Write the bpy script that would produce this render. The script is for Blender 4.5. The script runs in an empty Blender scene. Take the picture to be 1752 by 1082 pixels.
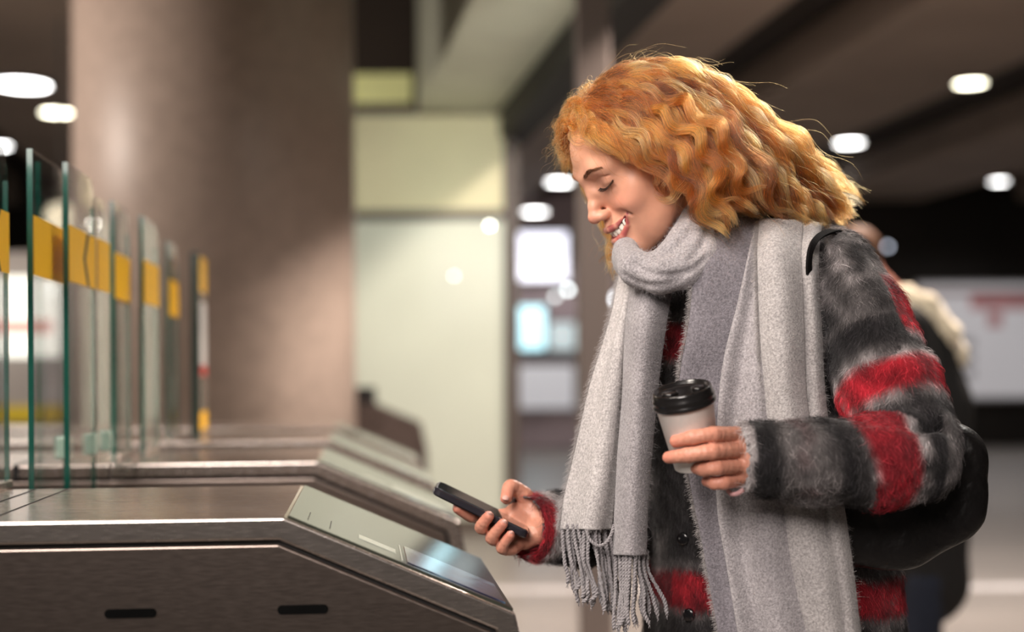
import bpy, math, random
import numpy as np
from mathutils import Vector, Matrix

# ------------------------------------------------------------------ camera
FZ = 1            # multiplies the number of cloth fibres
FPX, CZ, ROLL = 2433.3, 1.225, 0.006
PX0, PY0 = 876.0, 640.0            # where the optical axis meets the frame
cs, sn = math.cos(ROLL), math.sin(ROLL)
cam_data = bpy.data.cameras.new('camera')
cam = bpy.data.objects.new('camera', cam_data)
bpy.context.scene.collection.objects.link(cam)
cam.matrix_world = Matrix(((cs, sn, 0, 0), (0, 0, -1, 0), (-sn, cs, 0, CZ), (0, 0, 0, 1)))
cam_data.sensor_width = 36.0
cam_data.lens = 50.0
cam_data.shift_y = 99.0 / 1752.0
cam_data.clip_start = 0.05
cam_data.clip_end = 200
cam_data.dof.use_dof = True
cam_data.dof.focus_distance = 1.955
cam_data.dof.aperture_fstop = 1.7
bpy.context.scene.camera = cam
sc = bpy.context.scene
sc.view_settings.view_transform = 'Standard'
sc.view_settings.look = 'None'
sc.view_settings.gamma = 1.0
sc.view_settings.exposure = 0.0
sc.view_settings.use_curve_mapping = False

# ------------------------------------------------------------------ world
world = bpy.data.worlds.new('world')
sc.world = world
world.use_nodes = True
bg = world.node_tree.nodes['Background']
bg.inputs[0].default_value = (0.86, 0.77, 0.70, 1)
bg.inputs[1].default_value = 0.07


def area(name, loc, target, size, power, color=(1, 1, 1), size_y=None, spread=math.pi):
    d = bpy.data.lights.new(name, 'AREA')
    d.energy = power
    d.color = color
    d.size = size
    d.spread = spread
    if size_y:
        d.shape = 'RECTANGLE'
        d.size_y = size_y
    o = bpy.data.objects.new(name, d)
    sc.collection.objects.link(o)
    o.location = loc
    o.rotation_euler = (Vector(target) - Vector(loc)).to_track_quat('-Z', 'Y').to_euler()
    return o


# hall lamps out of view, and two added fills
area('lamp_over_gates', (-1.5, 0.9, 3.3), (0.2, 2.1, 1.25), 0.9, 27, (1.0, 0.90, 0.80), spread=math.radians(105))
area('lamp_behind_woman', (1.9, 3.6, 3.4), (0.42, 2.1, 1.5), 0.7, 62, (1.0, 0.95, 0.88))
area('fill_over_camera', (-0.7, -0.8, 2.6), (0.4, 2.0, 1.2), 1.3, 17, (1.0, 0.90, 0.84), spread=math.radians(66))  # added fill behind the camera, brightens cup, face and scarf
area('lamp_at_column', (-4.7, 6.0, 3.0), (-1.9, 7.6, 1.6), 0.9, 105, (1.0, 0.86, 0.76))
area('lamp_over_doorway', (1.86, 6.0, 3.8), (-1.1, 7.3, 1.2), 0.25, 360, (1.0, 0.84, 0.73))
area('fill_at_partition', (0.30, 6.9, 3.1), (-0.6, 11.2, 2.2), 0.4, 8, (1.0, 1.0, 0.90), spread=math.radians(54))  # added fill, brightens the frosted partition from the front
area('lamp_right_hall', (3.4, 7.0, 3.7), (3.2, 8.5, 0.0), 2.5, 80, (1.0, 0.92, 0.86), spread=math.radians(120))

# ------------------------------------------------------------------ helpers


def P(px, py, Y):
    """world point seen at pixel (px, py) of the 1752x1082 frame, Y metres ahead"""
    a, b = px - PX0, py - PY0
    x = cs * a - sn * b
    y = sn * a + cs * b
    return np.array([x / FPX * Y, Y, CZ - y / FPX * Y])


def setp(o, label=None, cat=None, group=None, kind=None):
    if label: o['label'] = label
    if cat: o['category'] = cat
    if group: o['group'] = group
    if kind: o['kind'] = kind
    return o


def empty(name, loc, label=None, cat=None, group=None):
    o = bpy.data.objects.new(name, None)
    o.empty_display_size = 0.1
    sc.collection.objects.link(o)
    o.location = [float(c) for c in loc]
    bpy.context.view_layer.update()
    return setp(o, label, cat, group)


def mesh_obj(name, verts, faces, material=None, parent=None, smooth=False, colors=None, bevel=0, mats=None, fmats=None):
    me = bpy.data.meshes.new(name)
    if isinstance(verts, np.ndarray) and isinstance(faces, np.ndarray) and len(faces) and faces.ndim == 2:
        n = faces.shape[1]
        me.vertices.add(len(verts)); me.vertices.foreach_set('co', verts.astype(np.float32).ravel())
        me.loops.add(faces.size); me.loops.foreach_set('vertex_index', faces.astype(np.int32).ravel())
        me.polygons.add(len(faces))
        me.polygons.foreach_set('loop_start', np.arange(0, faces.size, n, dtype=np.int32))
        me.update(calc_edges=True)
    else:
        me.from_pydata([tuple(map(float, v)) for v in verts], [], [tuple(int(i) for i in f) for f in faces])
    me.validate()
    if material: me.materials.append(material)
    if mats:
        for m in mats: me.materials.append(m)
        if fmats is not None:
            me.polygons.foreach_set('material_index', np.asarray(fmats, dtype=np.int32))
    if smooth:
        me.polygons.foreach_set('use_smooth', np.ones(len(me.polygons), dtype=bool))
    if colors is not None:
        a = me.color_attributes.new('tint', 'FLOAT_COLOR', 'POINT')
        c = np.ones((len(me.vertices), 4), dtype=np.float32); c[:, :3] = colors
        a.data.foreach_set('color', c.ravel())
    me.update()
    o = bpy.data.objects.new(name, me)
    sc.collection.objects.link(o)
    if parent is not None:
        o.parent = parent
        o.matrix_parent_inverse = parent.matrix_world.inverted()
    if bevel:
        b = o.modifiers.new('bevel', 'BEVEL'); b.width = bevel; b.segments = 3; b.limit_method = 'ANGLE'
        b.angle_limit = math.radians(35)
    return o


class MB:
    """collects shapes, then links them as one mesh object"""
    def __init__(s): s.v = []; s.f = []

    def add(s, v, f):
        n = len(s.v); s.v += [tuple(map(float, p)) for p in v]; s.f += [tuple(int(i) + n for i in q) for q in f]; return s

    def box(s, lo, hi, M=None):
        v = [(x, y, z) for x in (lo[0], hi[0]) for y in (lo[1], hi[1]) for z in (lo[2], hi[2])]
        if M is not None: v = [M(p) for p in v]
        return s.add(v, [(0, 1, 3, 2), (4, 6, 7, 5), (0, 4, 5, 1), (2, 3, 7, 6), (0, 2, 6, 4), (1, 5, 7, 3)])

    def prism(s, poly, t0, t1, M):
        """poly: list of (s, z); extruded along t; M maps (s, t, z) to the world"""
        n = len(poly)
        v = [M((a, t0, z)) for a, z in poly] + [M((a, t1, z)) for a, z in poly]
        f = [tuple(range(n)), tuple(range(2 * n - 1, n - 1, -1))] + [(i, i + n, (i + 1) % n + n, (i + 1) % n) for i in range(n)]
        return s.add(v, f)

    def tube(s, pts, rad, seg=8, cap=True):
        v, f = tube_arr(pts, rad, seg, cap); return s.add(v, f)

    def lathe(s, prof, origin, axis=(0, 0, 1), seg=48):
        """prof: list of (r, h) around axis"""
        a = Vector(axis).normalized(); u = a.orthogonal().normalized(); w = a.cross(u); o = Vector([float(c) for c in origin])
        v = []; f = []
        for r, h in prof:
            for k in range(seg):
                t = 2 * math.pi * k / seg
                v.append(o + a * h + (u * math.cos(t) + w * math.sin(t)) * r)
        for i in range(len(prof) - 1):
            for k in range(seg):
                k2 = (k + 1) % seg
                f.append((i * seg + k, i * seg + k2, (i + 1) * seg + k2, (i + 1) * seg + k))
        if prof[0][0] > 1e-6: f.append(tuple(range(seg - 1, -1, -1)))
        if prof[-1][0] > 1e-6: f.append(tuple((len(prof) - 1) * seg + k for k in range(seg)))
        return s.add(v, f)

    def build(s, name, m, parent=None, smooth=False, bevel=0):
        return mesh_obj(name, s.v, s.f, m, parent, smooth=smooth, bevel=bevel)


def tube_arr(pts, rad, seg=8, cap=True):
    pts = [Vector([float(c) for c in p]) for p in pts]
    n = len(pts)
    if not hasattr(rad, '__len__'): rad = [rad] * n
    v = []; f = []; u = None
    for i, p in enumerate(pts):
        t = (pts[min(i + 1, n - 1)] - pts[max(i - 1, 0)]).normalized()
        if u is None: u = t.orthogonal().normalized()
        u = (u - t * u.dot(t)).normalized(); w = t.cross(u)
        for k in range(seg):
            a = 2 * math.pi * k / seg
            v.append(p + (u * math.cos(a) + w * math.sin(a)) * rad[i])
    for i in range(n - 1):
        for k in range(seg):
            k2 = (k + 1) % seg
            f.append((i * seg + k, i * seg + k2, (i + 1) * seg + k2, (i + 1) * seg + k))
    if cap:
        f.append(tuple(range(seg - 1, -1, -1))); f.append(tuple((n - 1) * seg + k for k in range(seg)))
    return v, f


def hair_obj(name, pts, radii, material, parent=None, colors=None):
    """pts (N, K, 3) strands as one hair-curves object; radii (K,) or (N, K)"""
    N, K = pts.shape[:2]
    cu = bpy.data.hair_curves.new(name)
    cu.add_curves([K] * N)
    cu.attributes['position'].data.foreach_set('vector', np.ascontiguousarray(pts, dtype=np.float32).ravel())
    r = np.broadcast_to(np.asarray(radii, dtype=np.float32), (N, K))
    at = cu.attributes.get('radius') or cu.attributes.new('radius', 'FLOAT', 'POINT')
    at.data.foreach_set('value', np.ascontiguousarray(r).ravel())
    if colors is not None:
        a = cu.attributes.new('tint', 'FLOAT_COLOR', 'POINT')
        c = np.ones((N, K, 4), dtype=np.float32)
        c[..., :3] = colors[:, None, :] if colors.ndim == 2 else colors
        a.data.foreach_set('color', c.ravel())
    cu.materials.append(material)
    o = bpy.data.objects.new(name, cu)
    sc.collection.objects.link(o)
    if parent is not None:
        o.parent = parent
        o.matrix_parent_inverse = parent.matrix_world.inverted()
    return o


def copy_tree(o, parent=None, shift=None):
    c = o.copy(); sc.collection.objects.link(c)
    if parent is not None:
        c.parent = parent; c.matrix_parent_inverse = o.matrix_parent_inverse.copy()
    for ch in list(o.children): copy_tree(ch, c)
    return c


# ---- materials
def mat(name, color=(.5, .5, .5), rough=.5, metal=0., noise=None, bump=None, emit=None, coat=0., trans=0., ior=1.45,
        aniso=0., sheen=0., attr=None, spec=None, sss=0., alpha=1., two=None):
    m = bpy.data.materials.new(name); m.use_nodes = True
    nt = m.node_tree; b = nt.nodes['Principled BSDF']; I = b.inputs
    I['Base Color'].default_value = (*color, 1); I['Roughness'].default_value = rough; I['Metallic'].default_value = metal
    I['IOR'].default_value = ior
    if coat: I['Coat Weight'].default_value = coat; I['Coat Roughness'].default_value = .08
    if trans: I['Transmission Weight'].default_value = trans
    if aniso: I['Anisotropic'].default_value = aniso
    if sheen: I['Sheen Weight'].default_value = sheen; I['Sheen Roughness'].default_value = .5
    if spec is not None: I['Specular IOR Level'].default_value = spec
    if alpha < 1: I['Alpha'].default_value = alpha
    if sss:
        I['Subsurface Weight'].default_value = sss; I['Subsurface Radius'].default_value = (1, .35, .18)
        I['Subsurface Scale'].default_value = .004
    if emit: I['Emission Color'].default_value = (*emit[0], 1); I['Emission Strength'].default_value = emit[1]
    tc = nt.nodes.new('ShaderNodeTexCoord')
    src = None
    if attr:
        src = nt.nodes.new('ShaderNodeAttribute'); src.attribute_name = attr; src = src.outputs['Color']
        nt.links.new(src, I['Base Color'])
    if noise:   # (scale, amount, stretch, second colour or None)
        sc_, amt, st = noise[:3]
        mp = nt.nodes.new('ShaderNodeMapping'); mp.inputs['Scale'].default_value = st
        nt.links.new(tc.outputs['Object'], mp.inputs[0])
        nz = nt.nodes.new('ShaderNodeTexNoise'); nz.inputs['Scale'].default_value = sc_; nz.inputs['Detail'].default_value = 6
        nt.links.new(mp.outputs[0], nz.inputs['Vector'])
        rp = nt.nodes.new('ShaderNodeMapRange'); rp.inputs[1].default_value = .3; rp.inputs[2].default_value = .7
        rp.inputs[3].default_value = 1 - amt; rp.inputs[4].default_value = 1 + amt
        nt.links.new(nz.outputs[0], rp.inputs[0])
        mx = nt.nodes.new('ShaderNodeVectorMath'); mx.operation = 'MULTIPLY'
        if src: nt.links.new(src, mx.inputs[0])
        else: mx.inputs[0].default_value = color
        nt.links.new(rp.outputs[0], mx.inputs[1])
        nt.links.new(mx.outputs[0], I['Base Color'])
        if len(noise) > 3:
            rr = nt.nodes.new('ShaderNodeMapRange'); rr.inputs[3].default_value = max(0, rough - noise[3]); rr.inputs[4].default_value = rough + noise[3]
            nt.links.new(nz.outputs[0], rr.inputs[0]); nt.links.new(rr.outputs[0], I['Roughness'])
    if bump:    # (scale, strength, distance, stretch)
        mp = nt.nodes.new('ShaderNodeMapping'); mp.inputs['Scale'].default_value = bump[3] if len(bump) > 3 else (1, 1, 1)
        nt.links.new(tc.outputs['Object'], mp.inputs[0])
        nz = nt.nodes.new('ShaderNodeTexNoise'); nz.inputs['Scale'].default_value = bump[0]; nz.inputs['Detail'].default_value = 4
        nt.links.new(mp.outputs[0], nz.inputs['Vector'])
        bp = nt.nodes.new('ShaderNodeBump'); bp.inputs['Strength'].default_value = bump[1]; bp.inputs['Distance'].default_value = bump[2]
        nt.links.new(nz.outputs[0], bp.inputs['Height']); nt.links.new(bp.outputs[0], I['Normal'])
    return m


# ---- implicit surfaces: distance fields joined smoothly, meshed with surface nets
def smin(a, b, k):
    h = np.clip(.5 + .5 * (b - a) / k, 0, 1)
    return b * (1 - h) + a * h - k * h * (1 - h)


def smax(a, b, k): return -smin(-a, -b, k)


class Field:
    def __init__(s, lo, hi, h):
        s.lo = np.array(lo, dtype=np.float32); s.h = h
        n = np.ceil((np.array(hi) - np.array(lo)) / h).astype(int) + 1
        s.n = n
        s.x, s.y, s.z = [a.astype(np.float32) for a in np.meshgrid(*[lo[i] + h * np.arange(n[i]) for i in range(3)], indexing='ij', sparse=True)]
        s.d = np.full(tuple(n), 1.0, dtype=np.float32)

    def sphere(s, c, r): return np.sqrt((s.x - c[0]) ** 2 + (s.y - c[1]) ** 2 + (s.z - c[2]) ** 2) - r

    def ell(s, c, r, R=None):
        X, Y, Z = s.x - c[0], s.y - c[1], s.z - c[2]
        if R is not None:
            R = np.asarray(R, dtype=np.float32)
            X, Y, Z = X * R[0, 0] + Y * R[1, 0] + Z * R[2, 0], X * R[0, 1] + Y * R[1, 1] + Z * R[2, 1], X * R[0, 2] + Y * R[1, 2] + Z * R[2, 2]
        k0 = np.sqrt((X / r[0]) ** 2 + (Y / r[1]) ** 2 + (Z / r[2]) ** 2)
        k1 = np.sqrt((X / r[0] ** 2) ** 2 + (Y / r[1] ** 2) ** 2 + (Z / r[2] ** 2) ** 2)
        return k0 * (k0 - 1) / np.maximum(k1, 1e-6)

    def cap(s, a, b, ra, rb=None):
        rb = ra if rb is None else rb
        a = np.asarray(a, float); b = np.asarray(b, float); d = b - a; L = float(d @ d) or 1e-9
        X, Y, Z = s.x - a[0], s.y - a[1], s.z - a[2]
        t = np.clip((X * d[0] + Y * d[1] + Z * d[2]) / L, 0, 1)
        return np.sqrt((X - t * d[0]) ** 2 + (Y - t * d[1]) ** 2 + (Z - t * d[2]) ** 2) - (ra + (rb - ra) * t)

    def chain(s, pts, rad, k=.004):
        o = None
        for i in range(len(pts) - 1):
            c = s.cap(pts[i], pts[i + 1], rad[i], rad[i + 1]); o = c if o is None else smin(o, c, k)
        return o

    def add(s, d, k=0.): s.d = smin(s.d, d, k) if k else np.minimum(s.d, d); return s

    def cut(s, d, k=0.): s.d = smax(s.d, -d, k) if k else np.maximum(s.d, -d); return s

    def mesh(s):
        D = s.d; nx, ny, nz = D.shape; ins = D < 0
        cnt = np.zeros((nx - 1, ny - 1, nz - 1), dtype=np.uint8)
        for i in (0, 1):
            for j in (0, 1):
                for k in (0, 1): cnt += ins[i:nx - 1 + i, j:ny - 1 + j, k:nz - 1 + k]
        act = (cnt > 0) & (cnt < 8)
        ids = np.full(act.shape, -1, dtype=np.int64); C = np.argwhere(act); ids[act] = np.arange(len(C))
        acc = np.zeros((len(C), 3)); num = np.zeros(len(C))
        cor = [(i, j, k) for i in (0, 1) for j in (0, 1) for k in (0, 1)]
        vals = {c: D[C[:, 0] + c[0], C[:, 1] + c[1], C[:, 2] + c[2]] for c in cor}
        for a in cor:
            for ax in range(3):
                if a[ax]: continue
                b = list(a); b[ax] = 1; b = tuple(b)
                va, vb = vals[a], vals[b]; m = (va < 0) != (vb < 0)
                t = va[m] / (va[m] - vb[m])
                p = np.tile(np.array(a, float), (m.sum(), 1)); p[:, ax] += t
                acc[m] += p; num[m] += 1
        V = (C + acc / num[:, None]) * s.h + s.lo
        Fs = []
        for ax in range(3):
            o1, o2 = [(1, 2), (2, 0), (0, 1)][ax]
            sl0 = [slice(None)] * 3; sl1 = [slice(None)] * 3
            sl0[ax] = slice(0, -1); sl1[ax] = slice(1, None)
            A, B = ins[tuple(sl0)], ins[tuple(sl1)]
            E = np.argwhere(A != B)
            ok = (E[:, o1] > 0) & (E[:, o2] > 0) & (E[:, o1] < D.shape[o1] - 1) & (E[:, o2] < D.shape[o2] - 1)
            E = E[ok]; a_in = A[tuple(E.T)]
            q = []
            for du, dv in ((-1, -1), (0, -1), (0, 0), (-1, 0)):
                c = E.copy(); c[:, o1] += du; c[:, o2] += dv; q.append(ids[tuple(c.T)])
            q = np.stack(q, 1)
            q[~a_in] = q[~a_in][:, ::-1]
            Fs.append(q)
        return V, np.concatenate(Fs)


def vnormals(V, Fc):
    n = np.cross(V[Fc[:, 2]] - V[Fc[:, 0]], V[Fc[:, 3 if Fc.shape[1] == 4 else 1]] - V[Fc[:, 1 if Fc.shape[1] == 4 else 0]])
    if Fc.shape[1] == 3: n = -n
    out = np.zeros_like(V)
    for k in range(Fc.shape[1]): np.add.at(out, Fc[:, k], n)
    return out / np.maximum(np.linalg.norm(out, axis=1, keepdims=True), 1e-12)


def snoise(p, scale, seed=0, octaves=3):
    """smooth pseudo-noise from sums of sines, about -1..1"""
    r = np.random.RandomState(seed); out = 0; amp = 1; tot = 0
    for o in range(octaves):
        for k in range(5):
            w = r.normal(size=3); w /= np.linalg.norm(w)
            out = out + amp * np.sin((p @ w) * scale * (1.5 ** o) * r.uniform(.7, 1.3) * 2 * math.pi + r.uniform(0, 6.28)); tot += amp * .6
        amp *= .6
    return out / tot


def spline(pts, n):
    """Catmull-Rom through pts (k, d) resampled to n"""
    p = np.asarray(pts, float); p = np.vstack([2 * p[0] - p[1], p, 2 * p[-1] - p[-2]]); k = len(p) - 3
    t = np.linspace(0, k - 1e-9, n); i = t.astype(int); u = (t - i)[:, None]
    a, b, c, d = p[i], p[i + 1], p[i + 2], p[i + 3]
    return .5 * (2 * b + (c - a) * u + (2 * a - 5 * b + 4 * c - d) * u ** 2 + (3 * b - a - 3 * c + d) * u ** 3)

# ------------------------------------------------------------------ the setting
M_floor = mat('stone_floor', (.27, .245, .225), .38, noise=(1.3, .10, (1, 1, 1), .08), bump=(30, .06, .01))
M_dark = mat('dark_wall_paint', (.016, .0125, .010), .7, noise=(2, .2, (1, 1, 1)))
M_ceil = mat('ceiling_plaster', (.44, .35, .285), .8, noise=(.8, .12, (1, 1, 1)))
M_rib = mat('ceiling_recess_paint', (.05, .038, .03), .8, noise=(.8, .12, (1, 1, 1)))
M_stone = mat('column_stone', (.46, .37, .315), .42, noise=(14, .10, (1, 1, 1), .05), bump=(60, .05, .004))
M_soffit = mat('soffit_panel_paint', (.74, .78, .64), .5, noise=(3, .08, (1, 1, 1)))
M_frost = mat('frosted_glass_film', (.60, .645, .55), .35, noise=(1.2, .05, (1, 1, 1)), coat=.3)
M_cream = mat('cream_fascia', (.66, .64, .42), .5, noise=(1.5, .06, (1, 1, 1)))
M_frame = mat('bronze_frame_paint', (.075, .058, .050), .5, metal=0, noise=(5, .1, (1, 1, 1)))
M_post = mat('brushed_post_metal', (.20, .165, .15), .4, metal=.3, noise=(30, .08, (8, 8, 1)))
M_base = mat('skirting_brown', (.10, .08, .065), .5, noise=(5, .1, (1, 1, 1)))

MB().box((-14, -3, -.1), (22, 24, 0)).build('floor', M_floor)['kind'] = 'structure'
MB().box((-14, 23.0, 0), (22, 23.2, 5)).build('wall_back', M_dark)['kind'] = 'structure'
MB().box((-14.2, -3, 0), (-14, 23.2, 5)).build('wall_left', M_dark)['kind'] = 'structure'
MB().box((22, -3, 0), (22.2, 23.2, 5)).build('wall_right', M_dark)['kind'] = 'structure'
# ceiling runs in broad bays along the hall with dark recesses between them
VD = Vector((-.155, 1, 0)).normalized(); UD = Vector((VD.y, -VD.x, 0))


def hall(p):      # (across, along, z) -> world, the hall's own axes
    return (UD.x * p[0] + VD.x * p[1], UD.y * p[0] + VD.y * p[1], p[2])


MB().box((-14, -3, 4.45), (22, 24, 4.6)).build('ceiling', M_rib)['kind'] = 'structure'
for k, (a, b) in enumerate(((-9.5, -7.6), (-6.6, -4.3), (-3.3, -.9), (1.9, 3.75), (4.75, 6.55), (8.3, 10.1), (11.6, 13.6), (15, 17))):
    MB().box((a, -3, 4.0), (b, 26, 4.46), hall).build('ceiling_bay', M_ceil, bevel=.06)['kind'] = 'structure'
MB().box((.98, 2, 3.27), (1.60, 11.05, 4.44), hall).build('ceiling_soffit', M_soffit)['kind'] = 'structure'
MB().box((1.60, 4.5, 3.05), (1.84, 11.2, 4.43), hall).build('trim_beam', mat('dark_beam_paint', (.018, .015, .013), .6, noise=(5, .1, (1, 1, 1))))['kind'] = 'structure'
# long white floor stripe
tb = MB().box((-6, 7.95, .0005), (12, 8.15, .003)); tb.build('floor_stripe', mat('white_floor_paint', (.62, .60, .60), .5, noise=(4, .1, (1, 1, 1))))['kind'] = 'structure'

# partition at the back: frosted lower panes, lighter fascia, dark transom and post
YP = 11.0


def wpx(x0, x1, y0, y1, Y, th=.05, dy=0):
    a = P(x0, y1, Y); b = P(x1, y0, Y)
    return (a[0], Y + dy, max(0, a[2])), (b[0], Y + dy + th, b[2])


w1 = MB().box(*wpx(560, 874, 372, 911, YP)).build('wall_partition', M_frost); w1['kind'] = 'structure'
w2 = MB().box(*wpx(560, 866, 196, 366, YP)).build('wall_partition_fascia', M_cream); w2['kind'] = 'structure'
MB().box(*wpx(560, 868, 360, 378, YP, .09, -.03)).build('trim_transom', M_frame)['kind'] = 'structure'
a, b = wpx(866, 886, 150, 911, YP, .12, -.05); MB().box((a[0], a[1], 0), b).build('trim_partition_post', M_frame)['kind'] = 'structure'
a, b = wpx(560, 874, 880, 911, YP, .05, -.04); MB().box((a[0], a[1], 0), (b[0], b[1], .11)).build('baseboard_partition', M_base)['kind'] = 'structure'
MB().box(*wpx(560, 704, 126, 178, YP + .3)).build('wall_light_cove', mat('cove_panel', (.62, .60, .25), .5, emit=((.8, .78, .35), .28), noise=(2, .1, (1, 1, 1))))['kind'] = 'structure'
MB().box(*wpx(560, 712, 176, 196, YP, .3)).build('trim_cove', M_base)['kind'] = 'structure'
MB().box(*wpx(540, 712, -60, 126, YP + .3)).build('wall_upper', M_rib)['kind'] = 'structure'

# near door post
a, b = P(992, 1082, 6.3), P(1044, 0, 6.3)
MB().box((a[0], 6.3, 0), (b[0], 6.42, 4.0)).build('trim_door_post', M_post, bevel=.01)['kind'] = 'structure'
# round stone column
YC, RC = 7.6, .735
cx = (P(372, 640, YC))[0]
o = MB().lathe([(RC, 0), (RC, 4.5)], (cx, YC, 0), seg=128).build('column', M_stone, smooth=True); o['kind'] = 'structure'
# beam across the hall in front of the column: its shadow falls on the upper right of the column
# ------------------------------------------------------------------ ceiling lamps
M_lamp = mat('cool_lamp_lens', (1, 1, 1), .4, emit=((1, .985, .97), 16))
M_lampw = mat('warm_lamp_lens', (1, 1, .9), .4, emit=((1, .94, .72), 14))
M_lrim = mat('lamp_rim_metal', (.25, .24, .23), .4, metal=.5, noise=(10, .1, (1, 1, 1)))


def lamp(px, py, Z, r, m, label, power=0, stem=0):
    h = (PY0 - py); Y = (Z - .03 - CZ) * FPX / h
    for _ in range(4):
        p = P(px, py, Y); Y *= (Z - .03 - CZ) / (p[2] - CZ)
    p = P(px, py, Y)
    e = empty('ceiling_light', (p[0], p[1], Z), label, 'ceiling light', 'round ceiling lights')
    MB().lathe([(r * 1.25, -.0), (r * 1.25, -.03), (r * 1.05, -.035), (r * 1.02, -.01), (.001, -.01)], (p[0], p[1], Z), seg=32).build('rim', M_lrim, e)
    MB().lathe([(r, -.012), (r, -.028), (r * .8, -.032), (.001, -.034)], (p[0], p[1], Z), seg=32).build('lens', m, e)
    if stem: MB().tube([(p[0], p[1], Z - .002), (p[0], p[1], Z + stem)], .02).build('stem', M_lrim, e)
    d = bpy.data.lights.new('lamp_beam', 'SPOT'); d.energy = power or 130; d.spot_size = math.radians(150); d.spot_blend = .6; d.shadow_soft_size = r * .8
    d.color = (1, .95, .92); lo = bpy.data.objects.new('lamp_beam', d); sc.collection.objects.link(lo); lo.parent = e; lo.matrix_parent_inverse = e.matrix_world.inverted(); lo.location = (p[0], p[1], Z - .05)
    return e


lamp(1660, 143, 4.0, .135, M_lampw, 'warm white round ceiling light, highest at the upper right')
lamp(1453, 245, 4.0, .155, M_lamp, 'cool white round ceiling light just right of the curly hair')
lamp(1709, 311, 4.0, .12, M_lamp, 'cool white round ceiling light above the big white notice board')
lamp(957, 312, 4.0, .17, M_lamp, 'bright round ceiling light just in front of the woman\'s forehead')
lamp(915, 363, 3.72, .18, M_lamp, 'bright round ceiling light above the lit white sign', stem=.3)
lamp(38, 146, 4.0, .24, M_lamp, 'large bright round ceiling light at the upper left, left of the column')
lamp(97, 193, 4.0, .15, M_lampw, 'warm round ceiling light beside the column edge')
lamp(-2, 250, 4.0, .13, M_lamp, 'round ceiling light cut by the left edge above the glass gates')
# ------------------------------------------------------------------ ticket gates
def steel(name, color, rough, stretch, bumps):
    return mat(name, color, rough, metal=1., noise=(16, .10, stretch, .05), bump=(bumps, .02, .0003, stretch), aniso=.4)


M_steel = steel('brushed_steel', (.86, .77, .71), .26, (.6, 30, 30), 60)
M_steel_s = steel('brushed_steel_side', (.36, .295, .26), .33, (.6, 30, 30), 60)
M_gasket = mat('black_rubber_gasket', (.01, .009, .009), .6, noise=(20, .2, (1, 1, 1)))
M_slot = mat('black_slot', (.004, .004, .004), .9, spec=.05, noise=(20, .2, (1, 1, 1)))
M_rglass = mat('reader_glass', (.035, .038, .03), .07, noise=(3, .08, (1, 1, 1)), coat=0., spec=.3, ior=1.35)
M_white = mat('printed_label', (.55, .58, .50), .3, noise=(8, .08, (1, 1, 1)), coat=.5)
GU = Vector((math.cos(math.radians(6)), math.sin(math.radians(6)), 0)); GV = Vector((-GU.y, GU.x, 0))
GW = .51


def display_mat():
    m = mat('display_screen', (.02, .025, .05), .08, coat=1.)
    nt = m.node_tree; b = nt.nodes['Principled BSDF']
    tc = nt.nodes.new('ShaderNodeTexCoord'); vo = nt.nodes.new('ShaderNodeTexNoise'); vo.inputs['Scale'].default_value = 24
    vo.inputs['Detail'].default_value = 1.5
    nt.links.new(tc.outputs['Object'], vo.inputs['Vector'])
    cr = nt.nodes.new('ShaderNodeValToRGB'); e = cr.color_ramp.elements
    e[0].position = .36; e[0].color = (.012, .012, .035, 1); e[1].position = .72; e[1].color = (.16, .26, .32, 1)
    k = cr.color_ramp.elements.new(.5); k.color = (.02, .02, .05, 1)
    k = cr.color_ramp.elements.new(.58); k.color = (.05, .08, .13, 1)
    nt.links.new(vo.outputs[0], cr.inputs[0]); nt.links.new(cr.outputs[0], b.inputs['Base Color'])
    nt.links.new(cr.outputs[0], b.inputs['Emission Color']); b.inputs['Emission Strength'].default_value = .5
    return m


M_disp = display_mat()
SL, ZT, ZE = .286, 1.05, .925            # slope length, top height, height where the slope ends


def offset_path(path, d):
    out = []
    for i, p in enumerate(path):
        p = np.array(p, float); n = []
        for a, b in ((i - 1, i), (i, i + 1)):
            if a >= 0 and b < len(path):
                t = np.array(path[b], float) - np.array(path[a], float); t /= np.linalg.norm(t); n.append(np.array([t[1], -t[0]]))
        if len(n) == 1: out.append(p + n[0] * d)
        else:
            m = n[0] + n[1]; m /= np.linalg.norm(m); out.append(p + m * d / max(.4, m @ n[0]))
    return [tuple(q) for q in out]


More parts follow.
